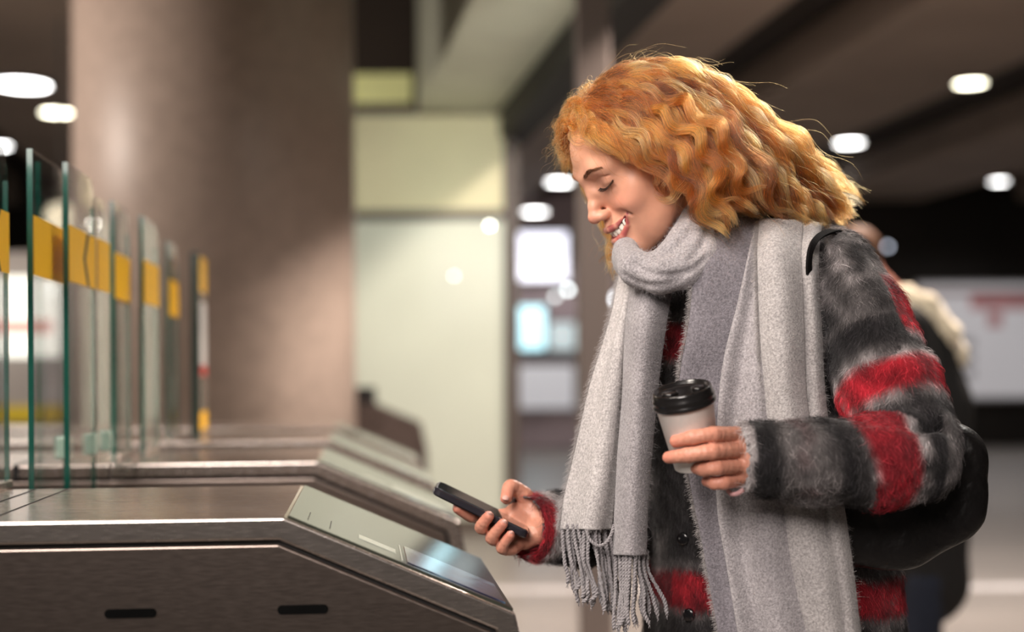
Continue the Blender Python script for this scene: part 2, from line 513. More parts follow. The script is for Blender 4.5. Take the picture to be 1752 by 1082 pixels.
def make_gate(origin, s0, label):
    o0 = Vector(origin)
    root = empty('ticket_gate', o0, label, 'ticket gate', 'ticket gates side by side')

    def M(p): return o0 + GU * p[0] + GV * p[1] + Vector((0, 0, p[2]))
    outer = [(s0, ZT), (0, ZT), (SL, ZE), (SL + .035, ZE - .16), (SL + .05, .02)]
    inner = offset_path(outer, .028)
    inner2 = offset_path(outer, .0335)
    inner2 = [(a, z) for a, z in inner2]
    # rounded bends
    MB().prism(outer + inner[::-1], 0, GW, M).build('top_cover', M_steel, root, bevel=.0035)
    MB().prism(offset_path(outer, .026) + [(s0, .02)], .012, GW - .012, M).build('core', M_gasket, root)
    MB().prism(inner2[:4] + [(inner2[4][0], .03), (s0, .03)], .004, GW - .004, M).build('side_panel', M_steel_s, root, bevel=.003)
    # glass reader panel on the slope: local axes along slope
    sl = Vector((SL, 0, ZE - ZT)); L = sl.length; sd = sl.normalized(); nn = Vector((-sd.z, 0, sd.x))

    def S(p):       # (along slope, across, height above slope)
        q = Vector((0, 0, ZT)) + sd * p[0] + nn * p[2]
        return M((q.x, p[1], q.z))
    g = MB().box((.004, .008, .0), (L - .003, GW - .008, .0035), S).build('reader_panel', M_rglass, root, bevel=.001)
    MB().box((.165, .03, .0036), (L - .012, .20, .0046), S).build('display', M_disp, g)
    MB().box((.098, .075, .0036), (.150, .115, .0044), S).build('printed_label', M_white, g)
    m = MB()
    for a in (.028, .058): m.box((a, .05, .0036), (a + .0012, .14, .0041), S)
    m.build('etched_lines', M_gasket, g)
    MB().box((.157, .03, .0036), (.1585, .19, .0043), S).build('display_edge', M_white, g)
    # slots in the near side
    for a in (-.2115, -.0115 + .008):
        pts = []
        for k in range(9): t = math.pi / 2 + math.pi * k / 8; pts.append((a + .005 * math.cos(t) - .0, .9355 + .0055 * math.sin(t)))
        for k in range(9): t = -math.pi / 2 + math.pi * k / 8; pts.append((a + .052 + .005 * math.cos(t), .9355 + .0055 * math.sin(t)))
        MB().prism(pts, .002, .006, M).build('slot', M_slot, root)
    for a, w, mm in ((-.36, .003, M_gasket), (-.41, .004, M_gasket), (-.595, .012, M_gasket)):
        bp = [(a, ZT + .0006), (a + w, ZT + .0006), (a + w, ZT - .028), (a, ZT - .028)]
        MB().prism(bp, -.0006, GW + .0006, M).build('joint', mm, root)
    led = MB(); q = inner2[2]
    led.prism([(.178, .9545), (.184, .9525), (.184, .9505), (.178, .9525)], .001, .006, M)
    led.build('indicator_light', mat('green_led', (.1, .6, .1), .4, emit=((.25, .9, .15), 1.2)), root)
    return root


gate_pos = [(-.282, 1.75, 0), (-.395, 2.87, 0), (-.49, 3.78, 0), (-.59, 4.72, 0)]
glabels = ['brushed steel ticket gate nearest the camera, under the phone',
           'brushed steel ticket gate, second one behind the nearest',
           'brushed steel ticket gate, third row, blurred behind the second',
           'brushed steel ticket gate, fourth row, in front of the stone column']
g0 = make_gate(gate_pos[0], -2.3, glabels[0])
for p, l in zip(gate_pos[1:], glabels[1:]):
    g = copy_tree(g0); g.location = p; g['label'] = l
# last gate, dark, behind the column
bpy.context.view_layer.update()
g5 = make_gate((-.84, 8.65, 0), -1.0, 'dark blurred ticket gate standing alone behind the stone column')
g5['group'] = 'ticket gates side by side'
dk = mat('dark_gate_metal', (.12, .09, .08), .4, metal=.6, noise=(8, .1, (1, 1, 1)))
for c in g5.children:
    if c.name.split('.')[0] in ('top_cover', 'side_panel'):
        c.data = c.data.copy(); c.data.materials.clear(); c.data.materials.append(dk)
a = P(626, 715, 8.65)
tr = MB().box((a[0] - .07, 8.66, 1.045), (a[0] + .05, 8.8, 1.15)).build('reader_head', M_gasket, g5, bevel=.01)

# ------------------------------------------------------------------ glass flaps
M_glass = mat('green_edge_glass', (.80, .93, .88), .02, trans=1., ior=1.1, alpha=.42)
M_gedge = mat('glass_cut_edge', (.012, .10, .075), .15, coat=.6, noise=(6, .3, (1, 1, 1)))
M_yel = mat('yellow_warning_film', (.95, .52, .015), .4, noise=(6, .05, (1, 1, 1)))
M_blk = mat('black_chevron_film', (.02, .02, .022), .4, noise=(6, .05, (1, 1, 1)))
M_fit = mat('pale_glass_clamp', (.45, .62, .52), .2, noise=(6, .05, (1, 1, 1)), coat=.5)


def pane(pxx, Y0, Y1, zt, label, band=(1.388, 1.484), chev=None, zb=.30, lo_band=None, edge=True):
    x0 = P(pxx, 640, Y0)[0]; o0 = Vector((x0, Y0, 0)); L = Y1 - Y0
    root = empty('glass_barrier', (x0, Y0, zb), label, 'glass barrier', 'glass barrier panes between the ticket gates')

    def M(p): return o0 + GV * p[0] + GU * p[1] + Vector((0, 0, p[2]))
    # pane with a rounded top far corner
    r = .05; prof = [(0, zb), (L, zb), (L, zt - r)] + [(L - r + r * math.cos(t), zt - r + r * math.sin(t)) for t in np.linspace(.2, math.pi / 2, 6)] + [(0, zt)]

    def M2(p): return M((p[0], p[1], p[2]))
    MB().prism([(a, z) for a, z in prof], -.004, .004, M2).build('pane', M_glass, root)
    if edge: MB().box((-.0015, -.0045, zb), (.0012, .0045, zt), M).box((L - .001, -.004, zb), (L + .0006, .004, zt - r), M).build('cut_edge', M_gedge, root)
    if band: MB().box((.0015, .0045, band[0]), (L - .002, .0062, band[1]), M).build('warning_band', M_yel, root)
    if lo_band: MB().box((.0015, .0045, lo_band[0]), (L - .002, .0062, lo_band[1]), M).build('warning_band', M_yel, root)
    if chev is not None:
        m = MB(); zm = (band[0] + band[1]) / 2; w = .02
        for sgn in (0, 1):
            za, zc = (band[0], zm) if sgn == 0 else (zm, band[1])
            ca, cc = (chev + .035, chev) if sgn == 0 else (chev, chev + .035)
            m.add([M((ca, +.0068, za)), M((ca + w, +.0068, za)), M((cc + w, +.0068, zc)), M((cc, +.0068, zc)),
                   M((ca, +.0062, za)), M((ca + w, +.0062, za)), M((cc + w, +.0062, zc)), M((cc, +.0062, zc))],
                  [(0, 1, 2, 3), (7, 6, 5, 4), (0, 4, 5, 1), (1, 5, 6, 2), (2, 6, 7, 3), (3, 7, 4, 0)])
        m.build('chevron', M_blk, root)
    if zb > .5: MB().box((.01, -.012, zb - .0005), (L - .01, .012, zb + .012), M).build('foot_rail', M_steel, root, bevel=.002)
    MB().box((L - .05, -.012, 1.08), (L - .02, .012, 1.12), M).build('clamp', M_fit, root, bevel=.004) if zb < .5 else None
    return root


pane(-58, 2.02, 2.25, 1.585, 'clear glass barrier pane cut by the left edge of the picture', chev=.12, zb=1.051)
pane(53, 2.275, 2.54, 1.590, 'clear glass barrier pane with bright green cut edge, nearest full one', zb=0.)
pane(114, 2.42, 2.66, 1.590, 'clear glass barrier pane with a dark chevron near its far side', chev=.12, zb=0.)
pane(163, 2.66, 2.79, 1.560, 'short glass barrier pane with a faint edge beside the column', zb=0., edge=False)
pane(193, 2.96, 3.16, 1.590, 'green-edged glass barrier pane behind the second gate, left of its pair', zb=1.051)
pane(243, 3.15, 3.38, 1.580, 'green-edged glass barrier pane behind the second gate, right of its pair', zb=1.051)
pane(287, 3.80, 3.98, 1.585, 'slim glass barrier pane on the third gate', zb=1.051)
p = pane(335, 4.05, 4.28, 1.575, 'last glass barrier pane with yellow top and foot and a red and white sign', band=(1.47, 1.572), lo_band=(1.066, 1.12), zb=1.051)
x0 = P(335, 640, 4.05)[0]; q0 = Vector((x0, 4.05, 0))
sg = MB().box((.06, .005, 1.24), (.2, .0075, 1.44), lambda c: q0 + GV * c[0] + GU * c[1] + Vector((0, 0, c[2]))).build('notice', mat('white_notice', (.7, .68, .66), .5, noise=(9, .05, (1, 1, 1))), p)
MB().box((.06, .0060, 1.225), (.2, .0085, 1.255), lambda c: q0 + GV * c[0] + GU * c[1] + Vector((0, 0, c[2]))).build('red_mark', mat('red_print', (.55, .06, .05), .5, noise=(9, .05, (1, 1, 1))), sg)
MB().box((-.012, -.012, 1.051), (.006, .012, 1.575), lambda c: q0 + GV * c[0] + GU * c[1] + Vector((0, 0, c[2]))).build('edge_post', mat('dark_green_post', (.01, .035, .025), .3, noise=(9, .05, (1, 1, 1))), p)
# ------------------------------------------------------------------ things far behind
def screen(name, x0, x1, y0, y1, Y, em, strength, label, cat, th=.12, body=(.05, .05, .055), parts=None):
    a = P(x0, y1, Y); b = P(x1, y0, Y)
    root = empty(name, ((a[0] + b[0]) / 2, Y, a[2]), label, cat)
    MB().box((a[0] - .03, Y + .01, a[2] - .03), (b[0] + .03, Y + th, b[2] + .03)).build('housing', mat(name + '_housing', body, .5, noise=(5, .1, (1, 1, 1))), root, bevel=.01)
    MB().box((a[0], Y - .005, a[2]), (b[0], Y + .012, b[2])).build('face', mat(name + '_face', (.8, .8, .8), .4, emit=(em, strength)), root)
    return root


# notice board on the far wall
YB = 22.85
a, b = P(1574, 680, YB), P(1800, 487, YB)
nb = empty('notice_board', ((a[0] + b[0]) / 2, YB, a[2]), 'large white notice board with red header on the dark far wall', 'notice board')
MB().box((a[0], YB, a[2]), (b[0], YB + .14, b[2])).build('panel', mat('white_board_face', (.58, .56, .58), .5, emit=((.93, .90, .93), .30), noise=(1.2, .06, (1, 1, 1))), nb, bevel=.01)  # mild glow added to face and red print so the board looks brighter
MB().box((a[0] - .05, YB + .02, a[2] - .05), (b[0] + .05, YB + .145, b[2] + .05)).build('frame', mat('grey_board_frame', (.45, .43, .44), .5, noise=(5, .1, (1, 1, 1))), nb)
Mr = mat('faded_red_print', (.55, .22, .23), .6, emit=((.55, .3, .3), .2), noise=(4, .15, (1, 1, 1)))
c, d = P(1660, 530, YB), P(1795, 503, YB); MB().box((c[0], YB - .012, c[2]), (d[0], YB + .01, d[2])).build('red_header', Mr, nb)
c, d = P(1690, 560, YB), P(1714, 534, YB); MB().box((c[0], YB - .012, c[2]), (d[0], YB + .01, d[2])).build('red_symbol', Mr, nb)
c, d = P(1582, 506, YB), P(1795, 496, YB); MB().box((c[0], YB - .012, c[2]), (d[0], YB + .01, d[2])).build('pink_strip', mat('pale_pink_print', (.50, .38, .40), .6, noise=(4, .1, (1, 1, 1))), nb)
Mg = mat('grey_print', (.45, .44, .46), .6, noise=(4, .1, (1, 1, 1)))
for k in range(9):
    c, d = P(1600 + 24 * (k % 3), 580 + 26 * (k // 3) + 14, YB), P(1618 + 24 * (k % 3), 580 + 26 * (k // 3), YB)
    MB().box((c[0], YB - .01, c[2]), (d[0], YB + .01, d[2])).build('printed_text_block', Mg, nb)

screen('illuminated_sign', 882, 970, 398, 480, 22.77, (.86, .86, 1.0), 1.9, 'lit white sign glowing beyond the partition post', 'sign')
screen('display_screen', 880, 932, 524, 598, 22.77, (.42, .88, 1.0), 1.5, 'lit cyan display screen under the white sign', 'screen')
screen('display_screen', 940, 984, 552, 600, 22.77, (.30, .52, .58), .55, 'dim teal display screen beside the cyan one', 'screen')
screen('display_screen', 884, 982, 625, 700, 22.77, (.40, .42, .50), .42, 'low grey-blue display panel below the cyan screen', 'screen')


def spot(px, py, Y, r, col, st, label):
    p = P(px, py, Y)
    e = empty('lamp_or_glint', p, label, 'lamp', 'small lamps far behind the partition')
    MB().lathe([(r * .9, .0), (r * .9, .05), (.001, .06)], p, (0, 1, 0), 24).build('socket', M_lrim, e)
    MB().lathe([(.001, -r), (r * .6, -r * .8), (r * .9, -r * .4), (r, 0)], p, (0, 1, 0), 24).build('bulb', mat('lamp_or_glint_bulb', (1, 1, 1), .4, emit=(col, st)), e)


spot(838, 386, 10.7, .012, (.9, .9, .8), 26, 'small glowing bulb added as a glint on the dark transom, upper of two')  # glowing bulb stands in for a glint, no lamp here
spot(777, 472, 10.8, .010, (.9, .92, .8), 10, 'small glowing bulb added as a glint on the frosted partition, lower of two')  # likewise a glint made as a glowing bulb
spot(972, 496, 16.0, .03, (.9, 1, 1), 9, 'small pale lamp right of the lit sign')
spot(950, 508, 16.2, .03, (.9, 1, 1), 4, 'small faint lamp under the lit sign')
spot(1519, 422, 20.0, .03, (.8, .85, 1), 4, 'small bluish lamp right of the head of the person behind')
spot(1050, 512, 15.0, .04, (.9, .95, 1), 7, 'small pale lamp just left of the grey scarf')
spot(1424, 310, 21.5, .09, (.9, .92, .95), 3.2, 'pale lamp close to the ends of the curly hair')
spot(140, 140, 12, .012, (1, .98, .9), 30, 'tiny bright lamp touching the column edge')

# back of hall wall sections behind the door glass
o = MB().box(*wpx(872, 1060, 330, 768, 22.9, .1)).build('wall_beyond_glass', mat('mauve_wall', (.34, .27, .29), .6, noise=(.8, .3, (1, 1, 1)))); o['kind'] = 'structure'

# lit ticket machine seen through the glass panes
YM = 9.0
tm = empty('ticket_machine', P(30, 750, YM), 'lit white ticket machine with a red strip behind the glass panes', 'ticket machine')
a, b = P(-120, 760, YM), P(112, 430, YM)
MB().box((a[0], YM, 0), (b[0], YM + .6, b[2])).build('cabinet', mat('machine_grey', (.42, .40, .38), .5, noise=(3, .1, (1, 1, 1))), tm, bevel=.02)
a, b = P(-110, 612, YM), P(104, 474, YM)
MB().box((a[0], YM - .02, a[2]), (b[0], YM + .01, b[2])).build('lit_panel', mat('machine_light_panel', (.9, .9, .85), .4, emit=((.97, .98, .86), 1.25)), tm)
a, b = P(-100, 572, YM), P(92, 548, YM)
MB().box((a[0], YM - .03, a[2]), (b[0], YM - .015, b[2])).build('red_strip', mat('machine_red_strip', (.75, .32, .26), .4, emit=((.9, .5, .42), .7)), tm)
a, b = P(-110, 724, YM), P(110, 694, YM)
MB().box((a[0], YM - .02, a[2]), (b[0], YM + .01, b[2])).build('yellow_strip', mat('machine_yellow', (.7, .55, .03), .5, noise=(5, .05, (1, 1, 1))), tm)
a, b = P(-118, 745, YM), P(112, 727, YM)
MB().box((a[0], YM - .03, a[2]), (b[0], YM + .01, b[2])).build('black_shelf', M_gasket, tm)
p = P(104, 372, 11); e = empty('lamp_or_glint', p, 'warm glowing globe lamp behind the glass panes', 'lamp')
MB().lathe([(.001, -.12), (.07, -.1), (.115, -.03), (.12, 0), (.1, .06), (.05, .1), (.001, .12)], p, (0, 0, 1), 24).build('globe', mat('warm_globe', (1, .95, .8), .4, emit=((1, .86, .6), 1.8)), e, smooth=True)
MB().tube([p + np.array([0, 0, .11]), p + np.array([0, 0, 4.0 - p[2]])], .012).build('stem', M_lrim, e)
# ------------------------------------------------------------------ the woman: head
def rotm(a, b, c):
    ca, sa, cb, sb, cc, sc_ = math.cos(a), math.sin(a), math.cos(b), math.sin(b), math.cos(c), math.sin(c)
    return np.array([[ca, -sa, 0], [sa, ca, 0], [0, 0, 1]]) @ np.array([[1, 0, 0], [0, cb, -sb], [0, sb, cb]]) @ np.array([[cc, 0, sc_], [0, 1, 0], [-sc_, 0, cc]])


HR = rotm(math.radians(107), -.560, .0)
HP = np.array([.184, 2.05, 1.534])
HS = 1.0


def H(p): return (np.asarray(p, float) * HS) @ HR.T + HP      # head frame (x her right, y forward, z up) -> world


woman = empty('person', (.40, 2.12, 0), 'smiling person with curly ginger hair, grey scarf and fuzzy plaid coat holding phone and cup', 'person')


def both(fn):
    a = fn(1); b = fn(-1); return a, b


def lips(s, k=0): pass


# lip lines in the head frame (x > 0 half; mirrored)
UL = [(.0375, .0745, -.0535), (.0285, .0840, -.0590), (.0170, .0920, -.0630), (.0060, .0972, -.0625), (0, .0975, -.0635)]
LL = [(.0372, .0740, -.0550), (.0280, .0830, -.0690), (.0155, .0895, -.0795), (.0050, .0925, -.0825), (0, .0930, -.0830)]
OP = [(.0345, .0770, -.0560), (.0255, .0850, -.0640), (.0135, .0905, -.0712), (0, .0930, -.0735)]
URAD = [.0016, .0034, .0044, .0046, .0040]
LRAD = [.0018, .0038, .0052, .0058, .0058]


def mir(c, sgn): return [(sgn * a, b, d) for a, b, d in c]


def head_field(h=.0014):
    s = Field((-.088, -.125, -.215), (.088, .125, .135), h)
    a = s.ell((0, -.018, .040), (.0735, .094, .078))                       # cranium
    s.d = a
    s.add(s.ell((0, .026, .018), (.060, .062, .062)), .03)                   # forehead and brow mass
    s.add(s.ell((0, .030, -.040), (.052, .050, .062)), .03)                  # face core
    s.add(s.ell((0, .052, -.082), (.030, .032, .030)), .025)                 # muzzle and chin mass
    for g in (1, -1):
        s.add(s.chain([(g * .057, -.010, -.030), (g * .0460, .006, -.064), (g * .027, .044, -.094), (0, .070, -.107)], [.015, .0155, .0145, .013], .012), .028)   # jaw
        s.add(s.ell((g * .038, .054, -.040), (.0235, .0235, .0195)), .016)         # cheek lifted by the smile
        s.add(s.ell((g * .050, .034, -.022), (.015, .026, .018)), .018)         # cheek bone
        s.add(s.ell((g * .0350, .034, -.068), (.0195, .030, .026)), .022)         # lower cheek
    s.add(s.sphere((0, .0765, -.1045), .0125), .012)                          # chin
    s.add(s.ell((0, .077, -.066), (.024, .0165, .020)), .010)                 # muzzle
    for g in (1, -1):
        s.add(s.chain([(g * .046, .062, .018), (g * .030, .078, .0225), (g * .010, .0850, .0175)], [.006, .0075, .0065], .006), .014)   # brow
        s.cut(s.ell((g * .0305, .0965, .002), (.0175, .0175, .0120)), .012)      # socket
        s.cut(s.ell((g * .0145, .0945, .004), (.007, .012, .010)), .008)
        s.add(s.ell((g * .0310, .0640, .0005), (.0150, .0146, .0125)), .0035)     # closed-down lid over the eye
        s.cut(s.chain([(g * .0450, .0700, .0065), (g * .034, .0805, .0100), (g * .0200, .0815, .0070)], [.0008, .0012, .0008], .002), .0022)  # lid crease
        s.cut(s.chain([(g * .0452, .0680, -.0040), (g * .0350, .0800, -.0078), (g * .0210, .0800, -.0055)], [.0005, .0006, .0005], .002), .002)
        s.cut(s.chain([(g * .043, .0705, -.0125), (g * .032, .0835, -.0155), (g * .0215, .0835, -.012)], [.0008, .001, .0006], .002), .004)   # under-eye fold
    # nose
    s.add(s.chain([(0, .0835, .012), (0, .0885, -.006), (0, .0965, -.024), (0, .1030, -.0365)], [.0072, .0068, .0074, .0080], .006), .013)
    s.add(s.sphere((0, .1035, -.0375), .0084), .006)
    for g in (1, -1):
        s.add(s.ell((g * .0100, .0935, -.0405), (.0064, .0100, .0066)), .0072)
        s.cut(s.ell((g * .0062, .0975, -.0485), (.0030, .0052, .0040)), .0022)
        s.cut(s.chain([(g * .0225, .0850, -.0425), (g * .0275, .0840, -.0475), (g * .0395, .0745, -.0490), (g * .0430, .069, -.0560)], [.0001, .0010, .0014, .0006], .003), .0075)
    s.add(s.cap((0, .088, -.050), (0, .093, -.058), .0045), .006)
    s.cut(s.cap((0, .0985, -.0525), (0, .1000, -.0590), .0012), .003)             # philtrum
    # lips follow the cheek and muzzle surface
    def ysurf(x, z):
        col = s.d[int(round((x - s.lo[0]) / s.h)), :, int(round((z - s.lo[2]) / s.h))]; j = np.where(col < 0)[0][-1]
        return float(s.lo[1] + s.h * (j + col[j] / (col[j] - col[j + 1])))
    for L, o_ in ((UL, -.0010), (LL, -.0010), (OP, -.0005)):
        for i, (x, y, z) in enumerate(L[:-1] if False else L):
            L[i] = (x, min(y, ysurf(x, z) + .002) if i >= 3 else ysurf(x, z) + o_, z)
    for g in (1, -1):
        s.add(s.chain(mir(UL, g), URAD, .0015), .0022)
        s.add(s.chain(mir(LL, g), LRAD, .0015), .0022)
    o = None
    for g in (1, -1):
        c = s.chain([(x, y, z) for x, y, z in mir(OP, g)], [.0010, .0028, .0040, .0045], .002)
        c2 = s.chain([(x, y - .012, z) for x, y, z in mir(OP, g)], [.0010, .0036, .0050, .0055], .002)
        c = smin(c, c2, .003); o = c if o is None else smin(o, c, .001)
    s.cut(o, .0008)
    for g in (1, -1): s.cut(s.sphere((g * .0405, UL[0][1] - .0005, -.0525), .0016), .004)
    s.cut(s.ell((0, .0985, -.0925), (.014, .006, .0038)), .006)                   # dip under the lower lip
    # ears
    for g in (1, -1):
        R = rotm(g * .35, .15, 0)
        s.add(s.ell((g * .0755, -.012, -.012), (.0055, .0165, .0300), R), .004)
        s.cut(s.ell((g * .0810, -.008, -.006), (.0045, .0095, .0170), R), .003)
    # neck
    s.add(s.chain([(0, -.030, -.030), (0, -.040, -.10), (0, -.052, -.20)], [.050, .049, .054], .02), .02)
    return s


hf = head_field()
HV, HF = hf.mesh()


def segd(p, pts, rad=None):
    best = np.full(len(p), 9.)
    for i in range(len(pts) - 1):
        a = np.array(pts[i]); b = np.array(pts[i + 1]); d = b - a
        t = np.clip(((p - a) @ d) / (d @ d), 0, 1)
        dist = np.linalg.norm(p - a - t[:, None] * d, axis=1)
        if rad is not None: dist = dist - (rad[i] + (rad[i + 1] - rad[i]) * t)
        best = np.minimum(best, dist)
    return best


def skin_tint(p):
    n = len(p); base = np.array([.68, .35, .235]); c = np.tile(base, (n, 1))
    q = p.copy(); q[:, 0] = np.abs(q[:, 0])

    def mixc(w, col):
        nonlocal c
        w = np.clip(w, 0, 1)[:, None]; c = c * (1 - w) + np.array(col) * w
    d = np.linalg.norm((q - (.040, .07, -.036)) / (.026, .03, .022), axis=1); mixc(.42 * np.exp(-d ** 2 * 1.2), (.62, .20, .15))
    d = np.linalg.norm((q - (0, .108, -.040)) / (.014, .014, .012), axis=1); mixc(.5 * np.exp(-d ** 2), (.60, .19, .15))
    d = np.linalg.norm((q - (.031, .08, .004)) / (.016, .02, .008), axis=1); mixc(.30 * np.exp(-d ** 2), (.50, .21, .16))
    mixc(.10 + .16 * snoise(p, 40, 5), (.60, .26, .18))
    du = segd(q, UL, URAD); dl = segd(q, LL, LRAD)
    dd = np.minimum(du, dl)
    near = (q[:, 1] > .07)
    mixc(near * (du <= dl) * np.clip((.0008 - dd) / .0010, 0, 1) * .95, (.24, .028, .045)); mixc(near * (dl < du) * np.clip((.0008 - dd) / .0010, 0, 1) * .95, (.40, .06, .075))
    o = segd(q, OP, [.001, .003, .0042, .0047])
    inside = (segd(q, [(x, y - .010, z) for x, y, z in OP], [.001, .004, .005, .0055]) < .0012) & (q[:, 1] < .088) & (dd > .0002) & near
    mixc(inside * 1.0, (.16, .02, .02))
    return np.clip(c, 0, 1)


M_skin = mat('skin', (.6, .35, .27), .42, attr='tint', noise=(55, .05, (1, 1, 1)), bump=(900, .05, .0006), sss=.12, spec=.45)
body_V = [H(HV)]; body_F = [HF]; body_C = [skin_tint(HV)]
head = mesh_obj('head', H(HV), HF, M_skin, woman, smooth=True, colors=skin_tint(HV))

# teeth: one row of rounded crowns behind the upper lip
M_teeth = mat('tooth_enamel', (.95, .90, .80), .18, coat=.5, noise=(60, .05, (1, 1, 1)))
tb = Field((-.030, .062, -.088), (.030, .100, -.055), .0007)
tb.d[:] = 1
for g in (1, -1):
    for k, (x, y, w, zb) in enumerate(((.0043, .0912, .0047, -.0765), (.0127, .0892, .0044, -.0755), (.0203, .0850, .0042, -.0725), (.0268, .0790, .0040, -.0690))):
        a = -g * (.10 + .28 * k)
        tb.add(tb.ell((g * x, y - .002, zb + .0060), (w, .0034, .0078), rotm(a, 0, 0)), .0003)
tV, tF = tb.mesh()
mesh_obj('teeth', H(tV), tF, M_teeth, woman, smooth=True)
mb = Field((-.026, .058, -.088), (.026, .086, -.056), .0015); mb.d = mb.ell((0, .072, -.072), (.021, .008, .011))
v, f_ = mb.mesh(); mesh_obj('mouth_inside', H(v), f_, mat('mouth_inside', (.09, .012, .012), .5, noise=(30, .1, (1, 1, 1))), woman, smooth=True)


def on_face(p, off=0.):
    """slide a head-frame point along y onto the face surface"""
    p = np.asarray(p, float).copy()
    ix = int(round((p[0] - hf.lo[0]) / hf.h)); iz = int(round((p[2] - hf.lo[2]) / hf.h))
    col = hf.d[ix, :, iz]; j = np.where(col < 0)[0]
    if len(j):
        j = j[-1]; t = col[j] / (col[j] - col[j + 1]) if j + 1 < len(col) else 0
        p[1] = hf.lo[1] + hf.h * (j + t) + off
    return p


M_lash = mat('lash_brown', (.035, .016, .010), .6, noise=(50, .1, (1, 1, 1)))
M_brow = mat('brow_hair', (.26, .115, .055), .6, noise=(50, .1, (1, 1, 1)))
rng = np.random.RandomState(3)
for g in (1, -1):
    line = spline([on_face(q, .0008) for q in ((g * .0462, .07, -.0022), (g * .040, .07, -.0060), (g * .0325, .07, -.0082), (g * .0255, .07, -.0072), (g * .0195, .07, -.0040))], 26)
    m = MB(); m.tube([H(q) for q in line], [.0003 + .0008 * math.sin(math.pi * min(1, (k + 4) / 29)) for k in range(26)], 6)
    m.build('lash_line', M_lash, woman, smooth=True)
    S = []
    for k in range(80):
        u = rng.uniform(0, 1); i = int(u * 25)
        b = line[i] + rng.normal(size=3) * .0003; out = np.array([g * (.25 + 1.3 * (1 - u) - .5), .9, -.55]); out /= np.linalg.norm(out)
        L = .0062 + .0035 * (1 - u); pts = []
        for t in np.linspace(0, 1, 6): pts.append(H(b + out * L * t + np.array([0, 0, .0022]) * t * t))
        S.append(pts)
    hair_obj('eyelashes', np.array(S), np.linspace(.00028, .00006, 6), M_lash, woman)
    bl = spline([on_face(q, .0002) for q in ((g * .0125, .08, .0172), (g * .020, .08, .0202), (g * .030, .07, .0232), (g * .038, .07, .0238), (g * .0460, .06, .0215))], 40)
    S = []
    for k in range(420):
        u = rng.uniform(0, 1) ** .85; i = int(u * 38); wid = .0024 * math.sin(math.pi * min(1, .18 + u * .82)) + .0003
        b = bl[i] + (bl[min(i + 1, 39)] - bl[i]) * rng.uniform() + np.array([0, 0, rng.uniform(-1, 1) * wid])
        b = on_face(b, .0001); tdir = (bl[min(i + 2, 39)] - bl[max(i - 2, 0)]); tdir /= np.linalg.norm(tdir)
        out = tdir + np.array([0, .28, .35 * (1 - u) + rng.normal() * .12]); out /= np.linalg.norm(out)
        S.append([H(b + out * .0058 * t) for t in np.linspace(0, 1, 4)])
    hair_obj('eyebrow', np.array(S), np.linspace(.00017, .00005, 4), M_brow, woman)
# ------------------------------------------------------------------ hair
def hair_mat():
    m = bpy.data.materials.new('ginger_hair'); m.use_nodes = True; nt = m.node_tree; nt.nodes.clear()
    out = nt.nodes.new('ShaderNodeOutputMaterial'); h = nt.nodes.new('ShaderNodeBsdfHairPrincipled')
    h.model = 'CHIANG'; h.parametrization = 'COLOR'
    at = nt.nodes.new('ShaderNodeAttribute'); at.attribute_name = 'tint'
    nt.links.new(at.outputs['Color'], h.inputs['Color'])
    h.inputs['Roughness'].default_value = .34; h.inputs['Radial Roughness'].default_value = .45
    h.inputs['IOR'].default_value = 1.5
    try: h.inputs['Coat'].default_value = 0.0
    except KeyError: pass
    nt.links.new(h.outputs[0], out.inputs[0]); return m


M_hair = hair_mat()
rng = np.random.RandomState(11)


def Pw(px, py, dy): return P(px, py, 2.05 + dy)


# each lock: path of (px, py, depth offset from the head's centre plane), width at the middle, number of strands, curl size
def lock_path(kind):
    pass


def Hs(az, el, r=1.0):
    """point on the scalp: az 0 = straight back, +90 = her left side, 180 = forehead; el 90 = crown"""
    a, e = math.radians(az), math.radians(el)
    d = np.array([-math.sin(a) * math.cos(e), -math.cos(a) * math.cos(e), math.sin(e)])
    c = np.array([0, -.010, .030]); rr = np.array([.0755, .0975, .0885]) * r
    return H(c + d * rr)


